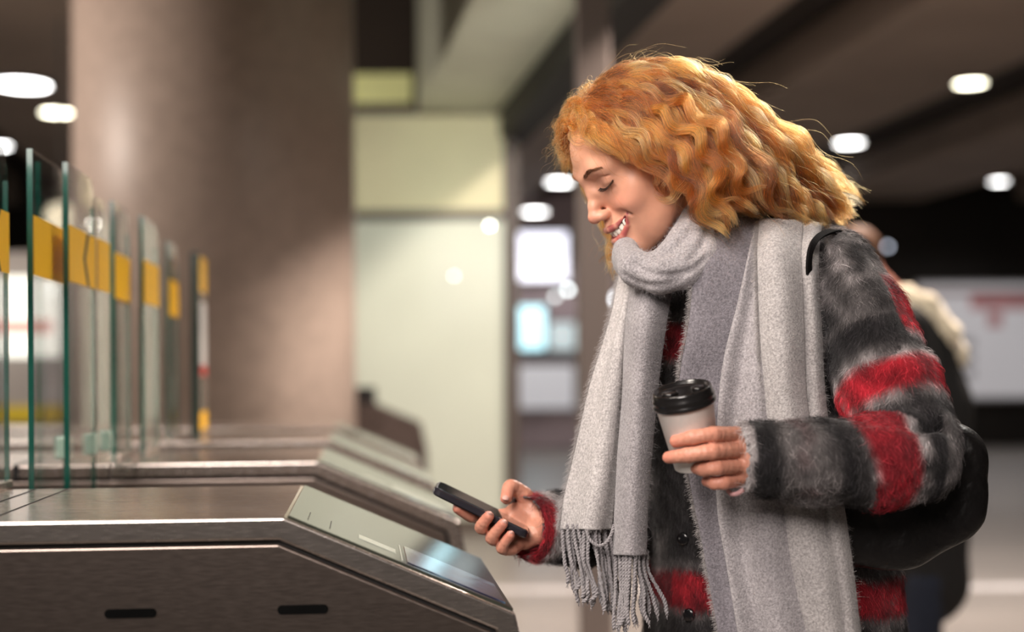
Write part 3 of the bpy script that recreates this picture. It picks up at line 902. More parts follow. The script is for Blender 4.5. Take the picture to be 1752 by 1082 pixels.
def make_lock(path, n, w0, w1, curl, wl, seed, tone, K=34, ph=None):
    """strands gathered along a smooth path; curl radius and wavelength make it wave"""
    r = np.random.RandomState(seed)
    g = spline(path, K); d = np.gradient(g, axis=0); L = np.linalg.norm(d, axis=1); s = np.concatenate([[0], np.cumsum(np.linalg.norm(np.diff(g, axis=0), axis=1))])
    t = d / L[:, None]; u = np.cross(t, [0.13, 1, .21]); u /= np.linalg.norm(u, axis=1)[:, None]; v = np.cross(t, u)
    q = np.linspace(0, 1, K)[:, None]; ph = r.uniform(0, 6.28) if ph is None else ph
    amp = curl * np.clip(q * 2.4, 0, 1) * (1 - .15 * q); a = ph + s[:, None] / wl * 2 * math.pi
    g = g + u * np.cos(a) * amp + v * np.sin(a) * amp * .55
    env = (w0 + (w1 - w0) * np.sin(np.clip(q * 1.15, 0, 1) * math.pi * .5)) * (1 - .72 * np.clip((q - .62) / .38, 0, 1))
    rad = np.sqrt(r.uniform(0, 1, n)); th = r.uniform(0, 6.28, n)
    ox = (rad * np.cos(th))[:, None, None]; oy = (rad * np.sin(th))[:, None, None]
    tw = 1.6 * q[None]
    X = ox * np.cos(tw) - oy * np.sin(tw); Y = ox * np.sin(tw) + oy * np.cos(tw)
    pts = g[None] + (u[None] * X * 1.35 + v[None] * Y * .75) * env[None]
    # little waves of their own and a few strays
    p2 = r.uniform(0, 6.28, (n, 1, 1)); f2 = r.uniform(.7, 1.4, (n, 1, 1)); am = r.uniform(.0003, .0012, (n, 1, 1)) * np.where(r.uniform(size=(n, 1, 1)) < .12, 4.5, 1)
    pts = pts + (u[None] * np.cos(p2 + s[None, :, None] / .028 * f2) + v[None] * np.sin(p2 + s[None, :, None] / .035 * f2)) * am * q[None]
    cut = r.uniform(.86, 1.0, n)
    # shorten strands a little so tips are ragged
    idx = np.linspace(0, 1, K)[None] * cut[:, None] * (K - 1); i0 = np.clip(idx.astype(int), 0, K - 2); fr = (idx - i0)[..., None]
    pts = np.take_along_axis(pts, i0[..., None], 1) * (1 - fr) + np.take_along_axis(pts, i0[..., None] + 1, 1) * fr
    col = np.array(tone)[None] * (r.uniform(.32, 1.6, (n, 1)) ** 1.3)
    col = col * (1 + r.uniform(-.08, .08, (n, 3)))
    return pts, np.clip(col, 0, 1)


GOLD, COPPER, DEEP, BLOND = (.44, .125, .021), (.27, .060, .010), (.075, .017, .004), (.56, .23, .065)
allp, allc = [], []


def put(path, n, w0=.006, w1=.011, curl=.006, wl=.07, tone=GOLD, ph=None):
    p, c = make_lock(np.array(path), n, w0, w1, curl, wl, len(allp) * 7 + 1, tone, ph=ph); allp.append(p); allc.append(c)


tones = [GOLD, COPPER, GOLD, BLOND, DEEP, DEEP]
SHADE = (.17, .038, .007)  # shadow near the neck, put into the colour of low locks
# 1. short cover over the scalp so that no skin shows: roots everywhere, combed back and down
for i in range(250):
    az = rng.uniform(-180, 180); el = rng.uniform(-8, 88)
    if el < 22 and abs(az) > 105: continue
    if el < 48 and abs(az) > 148: continue
    p0 = Hs(az, el, 1.0)
    back = np.array([.9, -.05, -.45]) if az > -20 else np.array([.75, .35, -.6])
    nrm = p0 - H((0, -.01, .03)); nrm /= np.linalg.norm(nrm)
    L = rng.uniform(.07, .12)
    tdir = back - nrm * (back @ nrm); tdir /= np.linalg.norm(tdir)
    pts = [p0, p0 + nrm * .006 + tdir * L * .3, p0 + nrm * .004 + tdir * L * .65, p0 + nrm * .000 + tdir * L]
    qh = (np.array(pts) - HP) @ HR; cc = np.array([0, -.010, .030]); rr = np.array([.0755, .0975, .0885]); dd_ = (qh - cc) / rr
    dd_ = dd_ / np.linalg.norm(dd_, axis=1)[:, None] * np.maximum(1, np.minimum(np.linalg.norm(dd_, axis=1), np.array([1.0, 1.06, 1.09, 1.10])))[:, None]
    pts = list(H(cc + rr * dd_))
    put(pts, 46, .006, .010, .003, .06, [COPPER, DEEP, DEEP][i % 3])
# 2. long locks: from the part over the crown, back and down to the shoulder
# target tips along the lower edge of the hair mass, (px, py, depth)
tips = [(1155, 345, -.085), (1190, 372, -.10), (1232, 402, -.10), (1252, 408, -.09), (1275, 372, -.10), (1300, 390, -.09), (1330, 378, -.09), (1362, 396, -.07),
        (1392, 402, -.05), (1418, 400, -.03), (1440, 396, 0), (1455, 372, .02), (1440, 352, .04), (1405, 398, .05), (1350, 392, .08), (1300, 395, .1)]
for i in range(205):
    u = rng.uniform() ** .85
    az = rng.uniform(35, 150); el = rng.uniform(30, 84)
    if i % 5 == 0: az = rng.uniform(-20, 60)
    p0 = Hs(az, el, 1.0)
    fwd = np.clip((az - 30) / 120, 0, 1)
    k = int(np.clip(rng.normal((1 - fwd) * 9 + 3.2 + (el - 55) / 12, 2.6), 0, len(tips) - 1)); tx, ty, td = tips[k]
    p3 = Pw(tx + rng.normal() * 9, ty - abs(rng.normal()) * 20 - 4, td + rng.normal() * .018)
    nrm = p0 - H((0, -.01, .03)); nrm /= np.linalg.norm(nrm)
    dist = np.linalg.norm(p3 - p0)
    hi = (el - 30) / 54; lift = .008 + .010 * rng.uniform()
    m1 = p0 + nrm * lift + np.array([.18, -.05, -.035]) * dist
    m2 = p0 * .45 + p3 * .55 + np.array([.030, -.035 if td < .03 else .02, .000 + .014 * hi]) * (.6 + .7 * rng.uniform())
    m3 = p0 * .16 + p3 * .84 + np.array([.006, -.012, .004])
    hm = (m1 + m2) / 2
    cph = 60 * p0[0] + 45 * p0[2] - 25 * p3[0] + rng.normal() * .9
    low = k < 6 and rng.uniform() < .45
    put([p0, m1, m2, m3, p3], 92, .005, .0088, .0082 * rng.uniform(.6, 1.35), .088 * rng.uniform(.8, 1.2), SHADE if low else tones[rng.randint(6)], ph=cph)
# 3. locks around the face: over the temple and down to the cheek
for i, (az, el, pth, n, cr) in enumerate([
    (160, 62, [(1020, 215, -.075), (1052, 235, -.10), (1088, 262, -.105), (1120, 290, -.10), (1118, 318, -.095)], 120, .004),
    (168, 58, [(1000, 205, -.06), (1030, 225, -.09), (1062, 246, -.10), (1080, 272, -.102), (1092, 292, -.10)], 110, .004),
    (172, 60, [(985, 205, -.04), (1010, 222, -.075), (1040, 236, -.095), (1060, 256, -.10), (1070, 282, -.10)], 100, .004),
    (150, 60, [(1045, 205, -.08), (1085, 230, -.11), (1120, 262, -.115), (1145, 290, -.11), (1140, 325, -.105)], 130, .006),
    (140, 55, [(1075, 205, -.09), (1120, 235, -.12), (1155, 275, -.125), (1172, 310, -.12), (1150, 340, -.115), (1118, 332, -.11)], 60, .004),
    (140, 50, [(1090, 225, -.10), (1130, 262, -.12), (1158, 300, -.12), (1180, 330, -.12), (1172, 352, -.115)], 120, .006),
    (130, 50, [(1110, 215, -.11), (1160, 255, -.13), (1190, 300, -.13), (1200, 345, -.125), (1225, 392, -.12), (1252, 405, -.12)], 120, .006),
    (130, 44, [(1130, 235, -.11), (1175, 280, -.13), (1200, 320, -.13), (1222, 365, -.125), (1262, 372, -.12)], 120, .006),
    (150, 70, [(1060, 165, -.07), (1120, 190, -.11), (1180, 225, -.135), (1220, 275, -.14), (1225, 330, -.135), (1262, 352, -.13)], 150, .008),
    (155, 75, [(1050, 150, -.05), (1120, 160, -.09), (1190, 190, -.13), (1250, 250, -.14), (1265, 310, -.135), (1310, 330, -.13)], 150, .008),
    (160, 50, [(1015, 235, -.085), (1040, 246, -.10), (1060, 262, -.105), (1068, 282, -.103)], 60, .003),
    (175, 45, [(980, 230, -.03), (990, 236, -.055), (1002, 240, -.075), (1020, 248, -.09)], 60, .002),
]):
    p0 = Hs(az, el, 1.0)
    put([p0] + [Pw(*q) for q in pth], n, .005, .0085, cr * 1.2, .06, [GOLD, COPPER, GOLD, BLOND][i % 4])
# hairline locks: from the parting forward over the forehead edge and away to the far side
for i in range(46):
    az = rng.uniform(150, 215); el = rng.uniform(38, 66)
    p0 = Hs(az, el, 1.0); nrm = p0 - H((0, -.01, .03)); nrm /= np.linalg.norm(nrm)
    if az < 180:
        e = Pw(rng.uniform(1000, 1085), 0, 0); px = rng.uniform(990, 1075); e = Pw(px, 228 + (px - 990) * .55 + rng.normal() * 5, -.075 - (px - 990) * .0003)
        put([p0, p0 + nrm * .007 + (e - p0) * .3, (p0 + e) / 2 + np.array([0, -.016, .006]), e], 60, .004, .0065, .003, .05, tones[rng.randint(4)])
    else:
        e = P(rng.uniform(952, 985), rng.uniform(225, 305), 2.05 + rng.uniform(.02, .09))
        put([p0, p0 + nrm * .008 + np.array([-.003, 0, -.003]), (p0 + e) / 2 + nrm * .010, e], 50, .005, .007, .004, .045, tones[rng.randint(4)])
# far-side locks that fall beyond the face down to the scarf
for i in range(26):
    p0 = Hs(rng.uniform(195, 260), rng.uniform(25, 60), 1.0); a = rng.uniform(0, 1)
    e = P(1046 + 22 * rng.normal() * .6, rng.uniform(430, 490), 2.05 + rng.uniform(.07, .13))
    mid = P(1000 + 25 * a, 300 + 30 * a, 2.05 + rng.uniform(.10, .14)); m2 = P(1042 + 14 * a, 395, 2.05 + rng.uniform(.09, .13))
    put([p0, (p0 + mid) / 2 + np.array([-.008, .02, .0]), mid, m2, e], 55, .006, .010, .005, .06, tones[rng.randint(4)])
for i in range(60):
    p0 = Hs(rng.uniform(-90, 10), rng.uniform(10, 75), 1.0)
    tx, ty, td = tips[rng.randint(8, 16)]; e = Pw(tx + rng.normal() * 15, ty - abs(rng.normal()) * 15, .06 + rng.uniform(0, .08))
    put([p0, p0 * .7 + e * .3 + np.array([.015, .03, .012]), p0 * .3 + e * .7 + np.array([.01, .03, .006]), e], 70, .008, .013, .008, .07, tones[rng.randint(6)])
hp = np.concatenate(allp); hc = np.concatenate(allc)
# fly-aways: single stray hairs around the outline
st, scol = [], []
for i in range(1000):
    az = rng.uniform(-60, 215); el = rng.uniform(15, 85); p0 = Hs(az, el, 1.12)
    nrm = p0 - H((0, -.01, .03)); nrm /= np.linalg.norm(nrm); tdir = np.array([.8, 0, -.5]) if az < 150 else np.array([-.1, .2, -.5])
    L = rng.uniform(.04, .11) if az < 150 else rng.uniform(.02, .05); w = rng.normal(size=3) * .25; k = np.linspace(0, 1, 34)[:, None]
    base = p0 + (nrm * .38 + tdir * .6 + w) * L * k + tdir * L * .4 * k ** 2 - nrm * L * .25 * k ** 2
    ax = rng.normal(size=3); ax /= np.linalg.norm(ax); a = k * rng.uniform(7, 18) + rng.uniform(0, 6)
    st.append(base + np.cos(a) * ax * .005 * k + np.sin(a) * np.cross(ax, [0, 1, 0]) * .005 * k); scol.append(GOLD)
for i in range(900):       # strays along the mass over the shoulder
    j = rng.randint(len(hp)); q = hp[j]; n_ = rng.normal(size=3) * .016; k = np.linspace(0, 1, 34)[:, None]; ax = rng.normal(size=3)
    st.append(q + n_ * k + np.cos(k * rng.uniform(4, 12)) * ax * .004 * k + np.array([0, 0, .010]) * k); scol.append(GOLD)
hp = np.concatenate([hp, np.array(st)]); hc = np.concatenate([hc, np.array(scol)])
print('strands', len(hp))
kk = np.linspace(0, 1, 34)
hrad = .000150 * (1 - .55 * kk ** 3)
HRAD = np.tile(hrad, (len(hp), 1)); HRAD[-len(st):] *= .85
tip = hc[:, None, :] * (1 + .35 * kk[None, :, None])
hair = hair_obj('hair', hp, HRAD, M_hair, woman, np.clip(tip, 0, .95))
# ------------------------------------------------------------------ coat
LD = np.array([.75, -.66, 0]); LD /= np.linalg.norm(LD); FD = np.cross(LD, [0, 0, 1.]); RB = np.stack([LD, FD, [0, 0, 1.]], 1)
# arm centre lines (left: shoulder, elbow, cuff)
AL = [P(1434, 474, 1.995), P(1470, 545, 1.955), P(1520, 665, 1.90), P(1556, 752, 1.865), P(1560, 778, 1.85), P(1500, 790, 1.83), P(1400, 789, 1.815), P(1282, 785, 1.81)]
RL = [.056, .062, .066, .060, .058, .058, .052, .046]
AR = [P(1120, 520, 2.24), P(1100, 700, 2.29), P(1085, 880, 2.26), P(1000, 905, 2.18), P(908, 902, 2.115)]
RR = [.060, .060, .058, .055, .049]
TC = np.array([.352, 2.125, 1.20]); HC = np.array([.392, 2.165, .80])
ch = .0045
cf = Field((-.02, 1.72, .52), (.72, 2.42, 1.50), ch)
cf.d = cf.ell(TC, (.195, .125, .30), RB)
cf.add(cf.ell(HC, (.210, .150, .40), RB), .06)
cf.add(cf.chain([P(1170, 440, 2.20), P(1290, 425, 2.10), P(1425, 455, 2.02)], [.055, .060, .046], .03), .05)
cf.add(cf.chain(AL[:5], RL[:5], .012), .028)
cf.add(cf.chain(AL[4:], RL[4:], .012), .012)
cf.add(cf.chain(AR, RR, .012), .02)
# sleeve wrinkles: soft grooves around the elbow and along the forearm


def groove(pts, r, k): cf.cut(cf.chain([P(*q) for q in pts], [r] * len(pts), .004), k)


groove([(1420, 705, 1.85), (1480, 712, 1.795), (1545, 722, 1.79), (1600, 742, 1.82)], .004, .018)
groove([(1388, 700, 1.79), (1378, 760, 1.755), (1380, 830, 1.76), (1388, 880, 1.80)], .003, .010)
groove([(1480, 715, 1.78), (1492, 770, 1.765), (1505, 830, 1.78), (1512, 880, 1.82)], .003, .012)
groove([(1560, 690, 1.82), (1600, 720, 1.81), (1625, 770, 1.83)], .003, .014)
groove([(1405, 620, 1.90), (1460, 622, 1.845), (1530, 600, 1.86), (1580, 590, 1.90)], .003, .014)
groove([(1330, 716, 1.80), (1336, 760, 1.77), (1332, 820, 1.775), (1330, 860, 1.80)], .002, .008)
# sleeve mouths
cf.cut(cf.cap(P(1283, 785, 1.81), P(1225, 785, 1.808), .040, .042), .004)
cf.cut(cf.cap(P(912, 902, 2.117), P(860, 902, 2.08), .042, .046), .004)
# neck opening and hem
cf.cut(cf.cap(P(1235, 400, 2.10), P(1270, 470, 2.10), .055, .040), .01)
for A_, e_ in ((AL, .014), (AR, .020)):
    ax_ = A_[-1] - A_[-2]; ax_ = ax_ / np.linalg.norm(ax_); pr = (cf.x - A_[-1][0]) * ax_[0] + (cf.y - A_[-1][1]) * ax_[1] + (cf.z - A_[-1][2]) * ax_[2] - e_
    nearend = cf.sphere(A_[-1] + ax_ * .03, .085); cf.d = np.where(nearend < 0, np.maximum(cf.d, pr), cf.d)
cf.d = np.maximum(cf.d, .56 - cf.z)
CV, CF = cf.mesh()
CN = vnormals(CV, CF)
wr = .0035 * snoise(CV * [1, 1, .7], 9, 4, 3)
CV = CV + CN * (wr + .0018 * snoise(CV, 26, 9, 2))[:, None]
CN = vnormals(CV, CF)


def arm_param(p, A):
    best = np.full(len(p), 9.); sp = np.zeros(len(p)); acc = 0
    for i in range(len(A) - 1):
        a, b = A[i], A[i + 1]; d = b - a; L = np.linalg.norm(d)
        t = np.clip(((p - a) @ d) / (d @ d), 0, 1); ds = np.linalg.norm(p - a - t[:, None] * d, axis=1)
        m = ds < best; best[m] = ds[m]; sp[m] = acc + t[m] * L; acc += L
    return best, sp, acc


BLK, CHA, GRY, LGT, RED, DRD = (.010, .009, .010), (.022, .020, .021), (.095, .086, .086), (.27, .245, .245), (.26, .010, .018), (.09, .006, .010)


def coat_tint(p, jit=0.):
    n = len(p); c = np.tile(np.array(CHA), (n, 1))
    q = p + jit

    def lay(w, col):
        nonlocal c
        w = np.clip(w, 0, 1)[:, None]; c = c * (1 - w) + np.array(col) * w

    def band(s, lo, hi, e): return np.clip((s - lo) / e, 0, 1) * np.clip((hi - s) / e, 0, 1)
    n1 = snoise(q, 12, 21, 3); n2 = snoise(q, 30, 22, 2)
    dL, sL, LL_ = arm_param(q, AL); dR, sR, LR_ = arm_param(q, AR)
    onL = dL < .078; onR = (dR < .075) & ~onL & (q[:, 2] > .9)
    body = ~(onL | onR)
    # body: pale and red bands in height, broken up by the wide check in angle
    z = q[:, 2] + .006 * n1; ang = np.arctan2((q - HC)[:, :2] @ LD[:2], (q - HC)[:, :2] @ FD[:2])
    lay(body * .75 * np.clip(n1 * 1.2, 0, 1) * (np.sin(ang * 5) > -.2), GRY)
    for zc in (.905, 1.275, 1.60, .55):
        lay(body * band(z, zc - .045, zc + .050, .012) * .8, GRY)
        lay(body * band(z, zc - .030, zc + .030, .010), DRD)
        lay(body * band(z, zc - .028, zc + .028, .010) * (np.cos(ang * 4 + .4) > -.35), RED)
    # left sleeve
    axl = AL[-1] - AL[-2]; axl = axl / np.linalg.norm(axl); sx = np.where(sL > LL_ - 1e-5, LL_ + np.maximum((p - AL[-1]) @ axl, 0), sL)
    s = sx + .004 * n1; s = s - np.where(sL > .36, .38 * (q[:, 2] - AL[5][2]) * np.clip(1 - (sL - .36) / .2, 0, 1), 0)
    u = [sum(np.linalg.norm(AL[i + 1] - AL[i]) for i in range(k)) for k in range(len(AL))]
    E = u[4]
    lay(onL * np.clip(.55 + n1, 0, 1) * (s < .11) * .95, GRY)
    lay(onL * band(s, -.1, .07, .03) * np.clip(.2 + n2, 0, 1) * .6, LGT)
    lay(onL * band(s, .105, .150, .02), BLK)
    outer = (q[:, 0] - (AL[0][0] + (AL[3][0] - AL[0][0]) * np.clip(s / u[3], 0, 1))) > .030
    lay(onL * outer * band(s, .03, .15, .02), LGT); lay(onL * outer * band(s, .04, .14, .015), RED)
    lay(onL * band(s, u[3] - .118, u[3] - .028, .020) * .7, GRY); lay(onL * band(s, u[3] - .112, u[3] - .030, .016) * np.clip(.5 + n2, 0, 1) * .8, LGT); lay(onL * band(s, u[3] - .098, u[3] - .042, .014), RED)
    lay(onL * band(s, u[3] - .016, E + .010, .01), BLK)
    top = q[:, 2] > AL[4][2] + .01
    lay(onL * band(s, u[3] - .012, E + .02, .01) * outer * .8, GRY)
    lay(onL * band(s, E + .005, E + .095, .016) * np.clip(.5 + n2, 0, 1) * .9, LGT); lay(onL * band(s, E + .022, E + .086, .014), RED); lay(onL * band(s, E + .05, E + .08, .012) * .5, DRD)
    lay(onL * band(s, E + .104, E + .125, .008), BLK)
    lay(onL * band(s, E + .125, E + .195, .012) * .95, GRY); lay(onL * band(s, E + .14, E + .18, .015) * np.clip(n1 + .2, 0, 1) * .6, DRD)
    lay(onL * band(s, E + .195, E + .225, .008), BLK); lay(onL * band(s, E + .222, E + .262, .010) * .8, GRY)
    lay(onL * band(s, E + .262, E + .288, .006), BLK); lay(onL * (sx > LL_ + .002) * .9, LGT)
    # right sleeve: black, pale, red, pale edge
    axr = AR[-1] - AR[-2]; axr = axr / np.linalg.norm(axr); s = np.where(sR > LR_ - 1e-5, -np.maximum((p - AR[-1]) @ axr, 0), LR_ - sR) + .002 * n1
    lay(onR * band(s, .004, .036, .006), LGT); lay(onR * band(s, -.016, .012, .006), RED); lay(onR * (s < -.014), GRY); lay(onR * band(s, .034, .14, .006), BLK)
    isred = (c[:, 0] > 3 * c[:, 1] + .02); m = (isred * np.clip(.25 + 1.1 * n1, 0, .85))[:, None]; c = c * (1 - m) + np.array(DRD) * m
    c = c * (1 + .45 * n2)[:, None]
    return np.clip(c, .004, .9)


M_coat = mat('mohair_cloth', (.1, .1, .1), .95, attr='tint', bump=(420, .5, .002), sheen=.25, spec=.1)
coat = mesh_obj('coat', CV, CF, M_coat, woman, smooth=True, colors=coat_tint(CV))


def scatter(V, Fc, n, seed, keep=None):
    r = np.random.RandomState(seed)
    a, b, c, d = (V[Fc[:, i]] for i in range(4))
    ar = .5 * np.linalg.norm(np.cross(c - a, d - b), axis=1)
    cen = (a + b + c + d) / 4
    nn = np.cross(c - a, d - b); nn /= np.maximum(np.linalg.norm(nn, axis=1, keepdims=True), 1e-12)
    w = ar.copy()
    if keep is not None: w = w * keep(cen, nn)
    i = r.choice(len(Fc), n, p=w / w.sum()); u, v = r.uniform(size=(2, n, 1))
    return (a[i] * (1 - u) + b[i] * u) * (1 - v) + (d[i] * (1 - u) + c[i] * u) * v, nn[i], i


camp = np.array([0, 0, CZ])


def facing(cen, nn):
    vd = camp - cen; vd /= np.linalg.norm(vd, axis=1, keepdims=True)
    return np.where(np.sum(vd * nn, 1) > -.35, 1., .12) * (cen[:, 2] > .60)


def fuzz(name, V, Fc, n, seed, L, lay, flow, rad, tint, mtl, parent, K=6, curl=.45, lift=.75):
    r = np.random.RandomState(seed + 1)
    p, nn, _ = scatter(V, Fc, n, seed, facing)
    # orientation check: normals outward
    f = flow(p) + .55 * np.stack([snoise(p, 22, seed + 5, 2), snoise(p, 22, seed + 6, 2), snoise(p, 22, seed + 7, 2)], 1) + r.normal(size=p.shape) * .28
    f = f - nn * np.sum(f * nn, 1, keepdims=True); f /= np.maximum(np.linalg.norm(f, axis=1, keepdims=True), 1e-9)
    ln = L * r.uniform(.5, 1.25, (n, 1)); k = np.linspace(0, 1, K)[None, :, None]
    up = lift * r.uniform(.3, 1.2, (n, 1))
    side = np.cross(nn, f); a = r.uniform(-1, 1, (n, 1, 1)) * curl
    pts = p[:, None] + f[:, None] * ln[:, None] * (k * (1 - .25 * k)) + nn[:, None] * (ln * up)[:, None] * (k - .72 * k * k) + side[:, None] * ln[:, None] * a * k * k
    c = tint(p) * np.where(r.uniform(size=(n, 1)) < .10, 3.2, r.uniform(.4, 1.7, (n, 1)))
    hair_obj(name, pts, rad * (1 - .7 * np.linspace(0, 1, K)), mtl, parent, np.clip(c, 0, 1))


M_fuzz = mat('mohair_fibre', (.1, .1, .1), .7, attr='tint', sheen=.0, spec=.25)
fuzz('mohair_pile', CV, CF, FZ * 120000, 5, .0175, 0, lambda p: np.tile(np.array([-.05, -.1, -1.0]), (len(p), 1)), .00017, lambda p: coat_tint(p) * 1.3 + .005, M_fuzz, coat)
# buttons down the front of the coat
M_btn = mat('black_button', (.008, .008, .009), .15, coat=.8, noise=(30, .1, (1, 1, 1)))


def coat_front(px, py):
    """first hit of the sight line on the coat"""
    d = P(px, py, 1.0) - camp
    for Y in np.arange(1.7, 2.3, .002):
        q = camp + d * Y; i = np.round((q - cf.lo) / cf.h).astype(int)
        if np.all(i >= 0) and np.all(i < cf.n) and cf.d[tuple(i)] < 0: return q
    return None


for px, py in ((1171, 922), (1181, 1052), (1168, 790)):
    q = coat_front(px, py)
    if q is None: continue
    ax = np.array([-.45, -.89, 0]); q = q + ax * .004
    MB().lathe([(.001, .0045), (.007, .0045), (.0095, .003), (.0098, 0), (.009, -.003), (.001, -.004)], q, ax, 20).build('button', M_btn, coat, smooth=True)
# jersey lining edge at the cup-side cuff
# trousers and boots carry her to the floor
M_jean = mat('dark_trousers', (.018, .02, .03), .9, noise=(40, .2, (1, 1, 1)), bump=(200, .3, .001))
lf = Field((.12, 1.92, .05), (.66, 2.36, .75), .008)
hips = np.array([.392, 2.135, .66])
for sg in (1, -1):
    a = hips + LD * .085 * sg; lf.add(lf.chain([a + [0, 0, .06], a + FD * .01 + [0, 0, -.20], a + FD * .0 + [0, 0, -.56]], [.088, .062, .046], .01), .01)
v, f_ = lf.mesh(); mesh_obj('trousers', v, f_, M_jean, woman, smooth=True)
M_boot = mat('black_boot_leather', (.012, .011, .011), .35, noise=(20, .2, (1, 1, 1)), coat=.3)
for sg in (1, -1):
    a = hips + LD * .085 * sg; a[2] = 0
    bf = Field(a - [.22, .22, .0] , a + [.22, .22, .17], .006)
    bf.d = bf.cap(a + [0, 0, .10], a + [0, 0, .15], .048, .052); bf.add(bf.cap(a + [0, 0, .045], a + FD * .13 + [0, 0, .032], .040, .032), .03)
    bf.d = np.maximum(bf.d, .004 - bf.z); bf.d = np.maximum(bf.d, bf.z - .16)
    v, f_ = bf.mesh(); mesh_obj('boot', v, f_, M_boot, woman, smooth=True)
# ------------------------------------------------------------------ scarf
M_scarf = mat('grey_wool', (.3, .3, .3), .95, attr='tint', noise=(330, .34, (1, 1, 1)), bump=(520, .8, .0016), sheen=.3, spec=.08)
LG, MG, DG = np.array([.43, .405, .40]), np.array([.31, .29, .30]), np.array([.20, .185, .205])  # panel greys put lit and shaded looks into one scarf's colour
sV, sF, sC = [], [], []


def bic(grid, nr, nc):
    """grid of world control points -> dense grid"""
    rows = [spline(r, nc) for r in grid]
    A = np.array(rows); return np.stack([spline(A[:, j], nr) for j in range(nc)], 1)


def add_sheet(G, th, tint, wob=.0022, seed=0, fold=None):
    nr, nc = G.shape[:2]
    du = np.gradient(G, axis=1); dv = np.gradient(G, axis=0); N = np.cross(du, dv); N /= np.maximum(np.linalg.norm(N, axis=2, keepdims=True), 1e-9)
    if (N[..., 1].mean()) > 0: N = -N            # front side looks at the hall in front
    w = wob * snoise(G.reshape(-1, 3) * [1, 1, .45], 9, seed, 3).reshape(nr, nc)
    if fold is not None:
        u = np.linspace(0, 1, nc)[None, :]; v = np.linspace(0, 1, nr)[:, None]; w = w + fold(u, v)
    u = np.linspace(-1, 1, nc)[None, :]; edge = np.sqrt(np.clip(1 - np.abs(u) ** 5, 0, 1)) * .5 * th + .0004
    Fr = G + N * (w + edge)[..., None]; Bk = G + N * (w - edge)[..., None]
    V = np.concatenate([Fr.reshape(-1, 3), Bk.reshape(-1, 3)]); n = nr * nc
    i = np.arange(nr - 1)[:, None] * nc + np.arange(nc - 1)[None]; q = np.stack([i, i + nc, i + nc + 1, i + 1], -1).reshape(-1, 4)
    F2 = [q, q[:, ::-1] + n]
    def side(a):
        a = np.asarray(a); return np.stack([a[:-1], a[1:], a[1:] + n, a[:-1] + n], 1)
    F2 += [side(np.arange(nc)), side(np.arange(nc)[::-1] + (nr - 1) * nc), side(np.arange(nr)[::-1] * nc), side(np.arange(nr) * nc + nc - 1)]
    F2 = np.concatenate(F2)
    # make front faces point outward (towards -Y on average)
    nn = np.cross(V[q[:, 2]] - V[q[:, 0]], V[q[:, 3]] - V[q[:, 1]])
    if nn[:, 1].mean() > 0: F2 = F2[:, ::-1]
    off = sum(len(v) for v in sV)
    sV.append(V); sF.append(F2 + off); sC.append(np.tile(tint, (len(V), 1)) * (1 + .10 * snoise(V, 14, seed + 3, 3))[:, None])
    return Fr


def rows(spec):
    """spec rows: list of (py, [(px, Y), ...]) -> world control grid (3+ columns)"""
    return [[P(x, y if not isinstance(y, tuple) else y[j], Y) for j, (x, Y) in enumerate(c)] for y, c in spec]


f_sin = lambda k, a, ph=0: (lambda u, v: a * np.sin(u * k * 2 * math.pi + ph + 1.2 * v) * (.6 + .4 * v))
# S4 long middle panel with the raw left edge
g4 = rows([(372, [(1208, 2.02), (1250, 1.99), (1305, 2.02)]), (450, [(1190, 1.955), (1240, 1.945), (1300, 1.96)]), (560, [(1178, 1.94), (1230, 1.93), (1285, 1.94)]),
           (660, [(1162, 1.935), (1215, 1.93), (1275, 1.93)]), (800, [(1176, 1.93), (1225, 1.925), (1285, 1.92)]), (940, [(1204, 1.93), (1240, 1.92), (1290, 1.91)]), (1110, [(1234, 1.92), (1268, 1.91), (1320, 1.90)])])
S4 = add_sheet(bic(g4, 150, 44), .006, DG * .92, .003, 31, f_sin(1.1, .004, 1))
# S5 right half: under layer, top layer with raw edge, outer strip
g = rows([(372, [(1300, 2.03), (1330, 2.0), (1380, 2.02)]), (430, [(1284, 1.955), (1310, 1.945), (1370, 1.94)]), (520, [(1262, 1.93), (1300, 1.92), (1360, 1.92)]), (620, [(1238, 1.92), (1290, 1.91), (1360, 1.915)]),
          (720, [(1228, 1.915), (1285, 1.905), (1370, 1.905)]), (860, [(1228, 1.905), (1300, 1.89), (1400, 1.89)]), (970, [(1245, 1.90), (1310, 1.885), (1430, 1.885)]), (1110, [(1268, 1.895), (1340, 1.88), (1462, 1.88)])])
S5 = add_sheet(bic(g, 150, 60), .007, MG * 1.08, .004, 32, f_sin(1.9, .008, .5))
g = rows([(378, [(1299, 1.995), (1332, 1.965), (1374, 1.985)]), (440, [(1296, 1.925), (1330, 1.905), (1374, 1.925)]), (560, [(1301, 1.908), (1338, 1.885), (1378, 1.905)]), (700, [(1311, 1.90), (1348, 1.88), (1384, 1.90)]),
          (860, [(1330, 1.895), (1372, 1.876), (1412, 1.895)]), (960, [(1350, 1.89), (1400, 1.872), (1440, 1.89)]), (1110, [(1385, 1.885), (1430, 1.866), (1466, 1.885)])])
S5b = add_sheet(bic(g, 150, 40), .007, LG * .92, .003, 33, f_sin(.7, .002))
g = rows([(384, [(1368, 2.0), (1388, 1.98), (1404, 2.0)]), (440, [(1370, 1.93), (1388, 1.92), (1400, 1.95)]), (560, [(1372, 1.915), (1392, 1.905), (1405, 1.93)]), (700, [(1378, 1.91), (1398, 1.90), (1413, 1.92)]),
          (860, [(1400, 1.90), (1424, 1.888), (1442, 1.91)]), (960, [(1425, 1.89), (1440, 1.88), (1455, 1.90)]), (1110, [(1448, 1.885), (1460, 1.875), (1474, 1.90)])])
add_sheet(bic(g, 120, 24), .007, LG * .85, .002, 34)
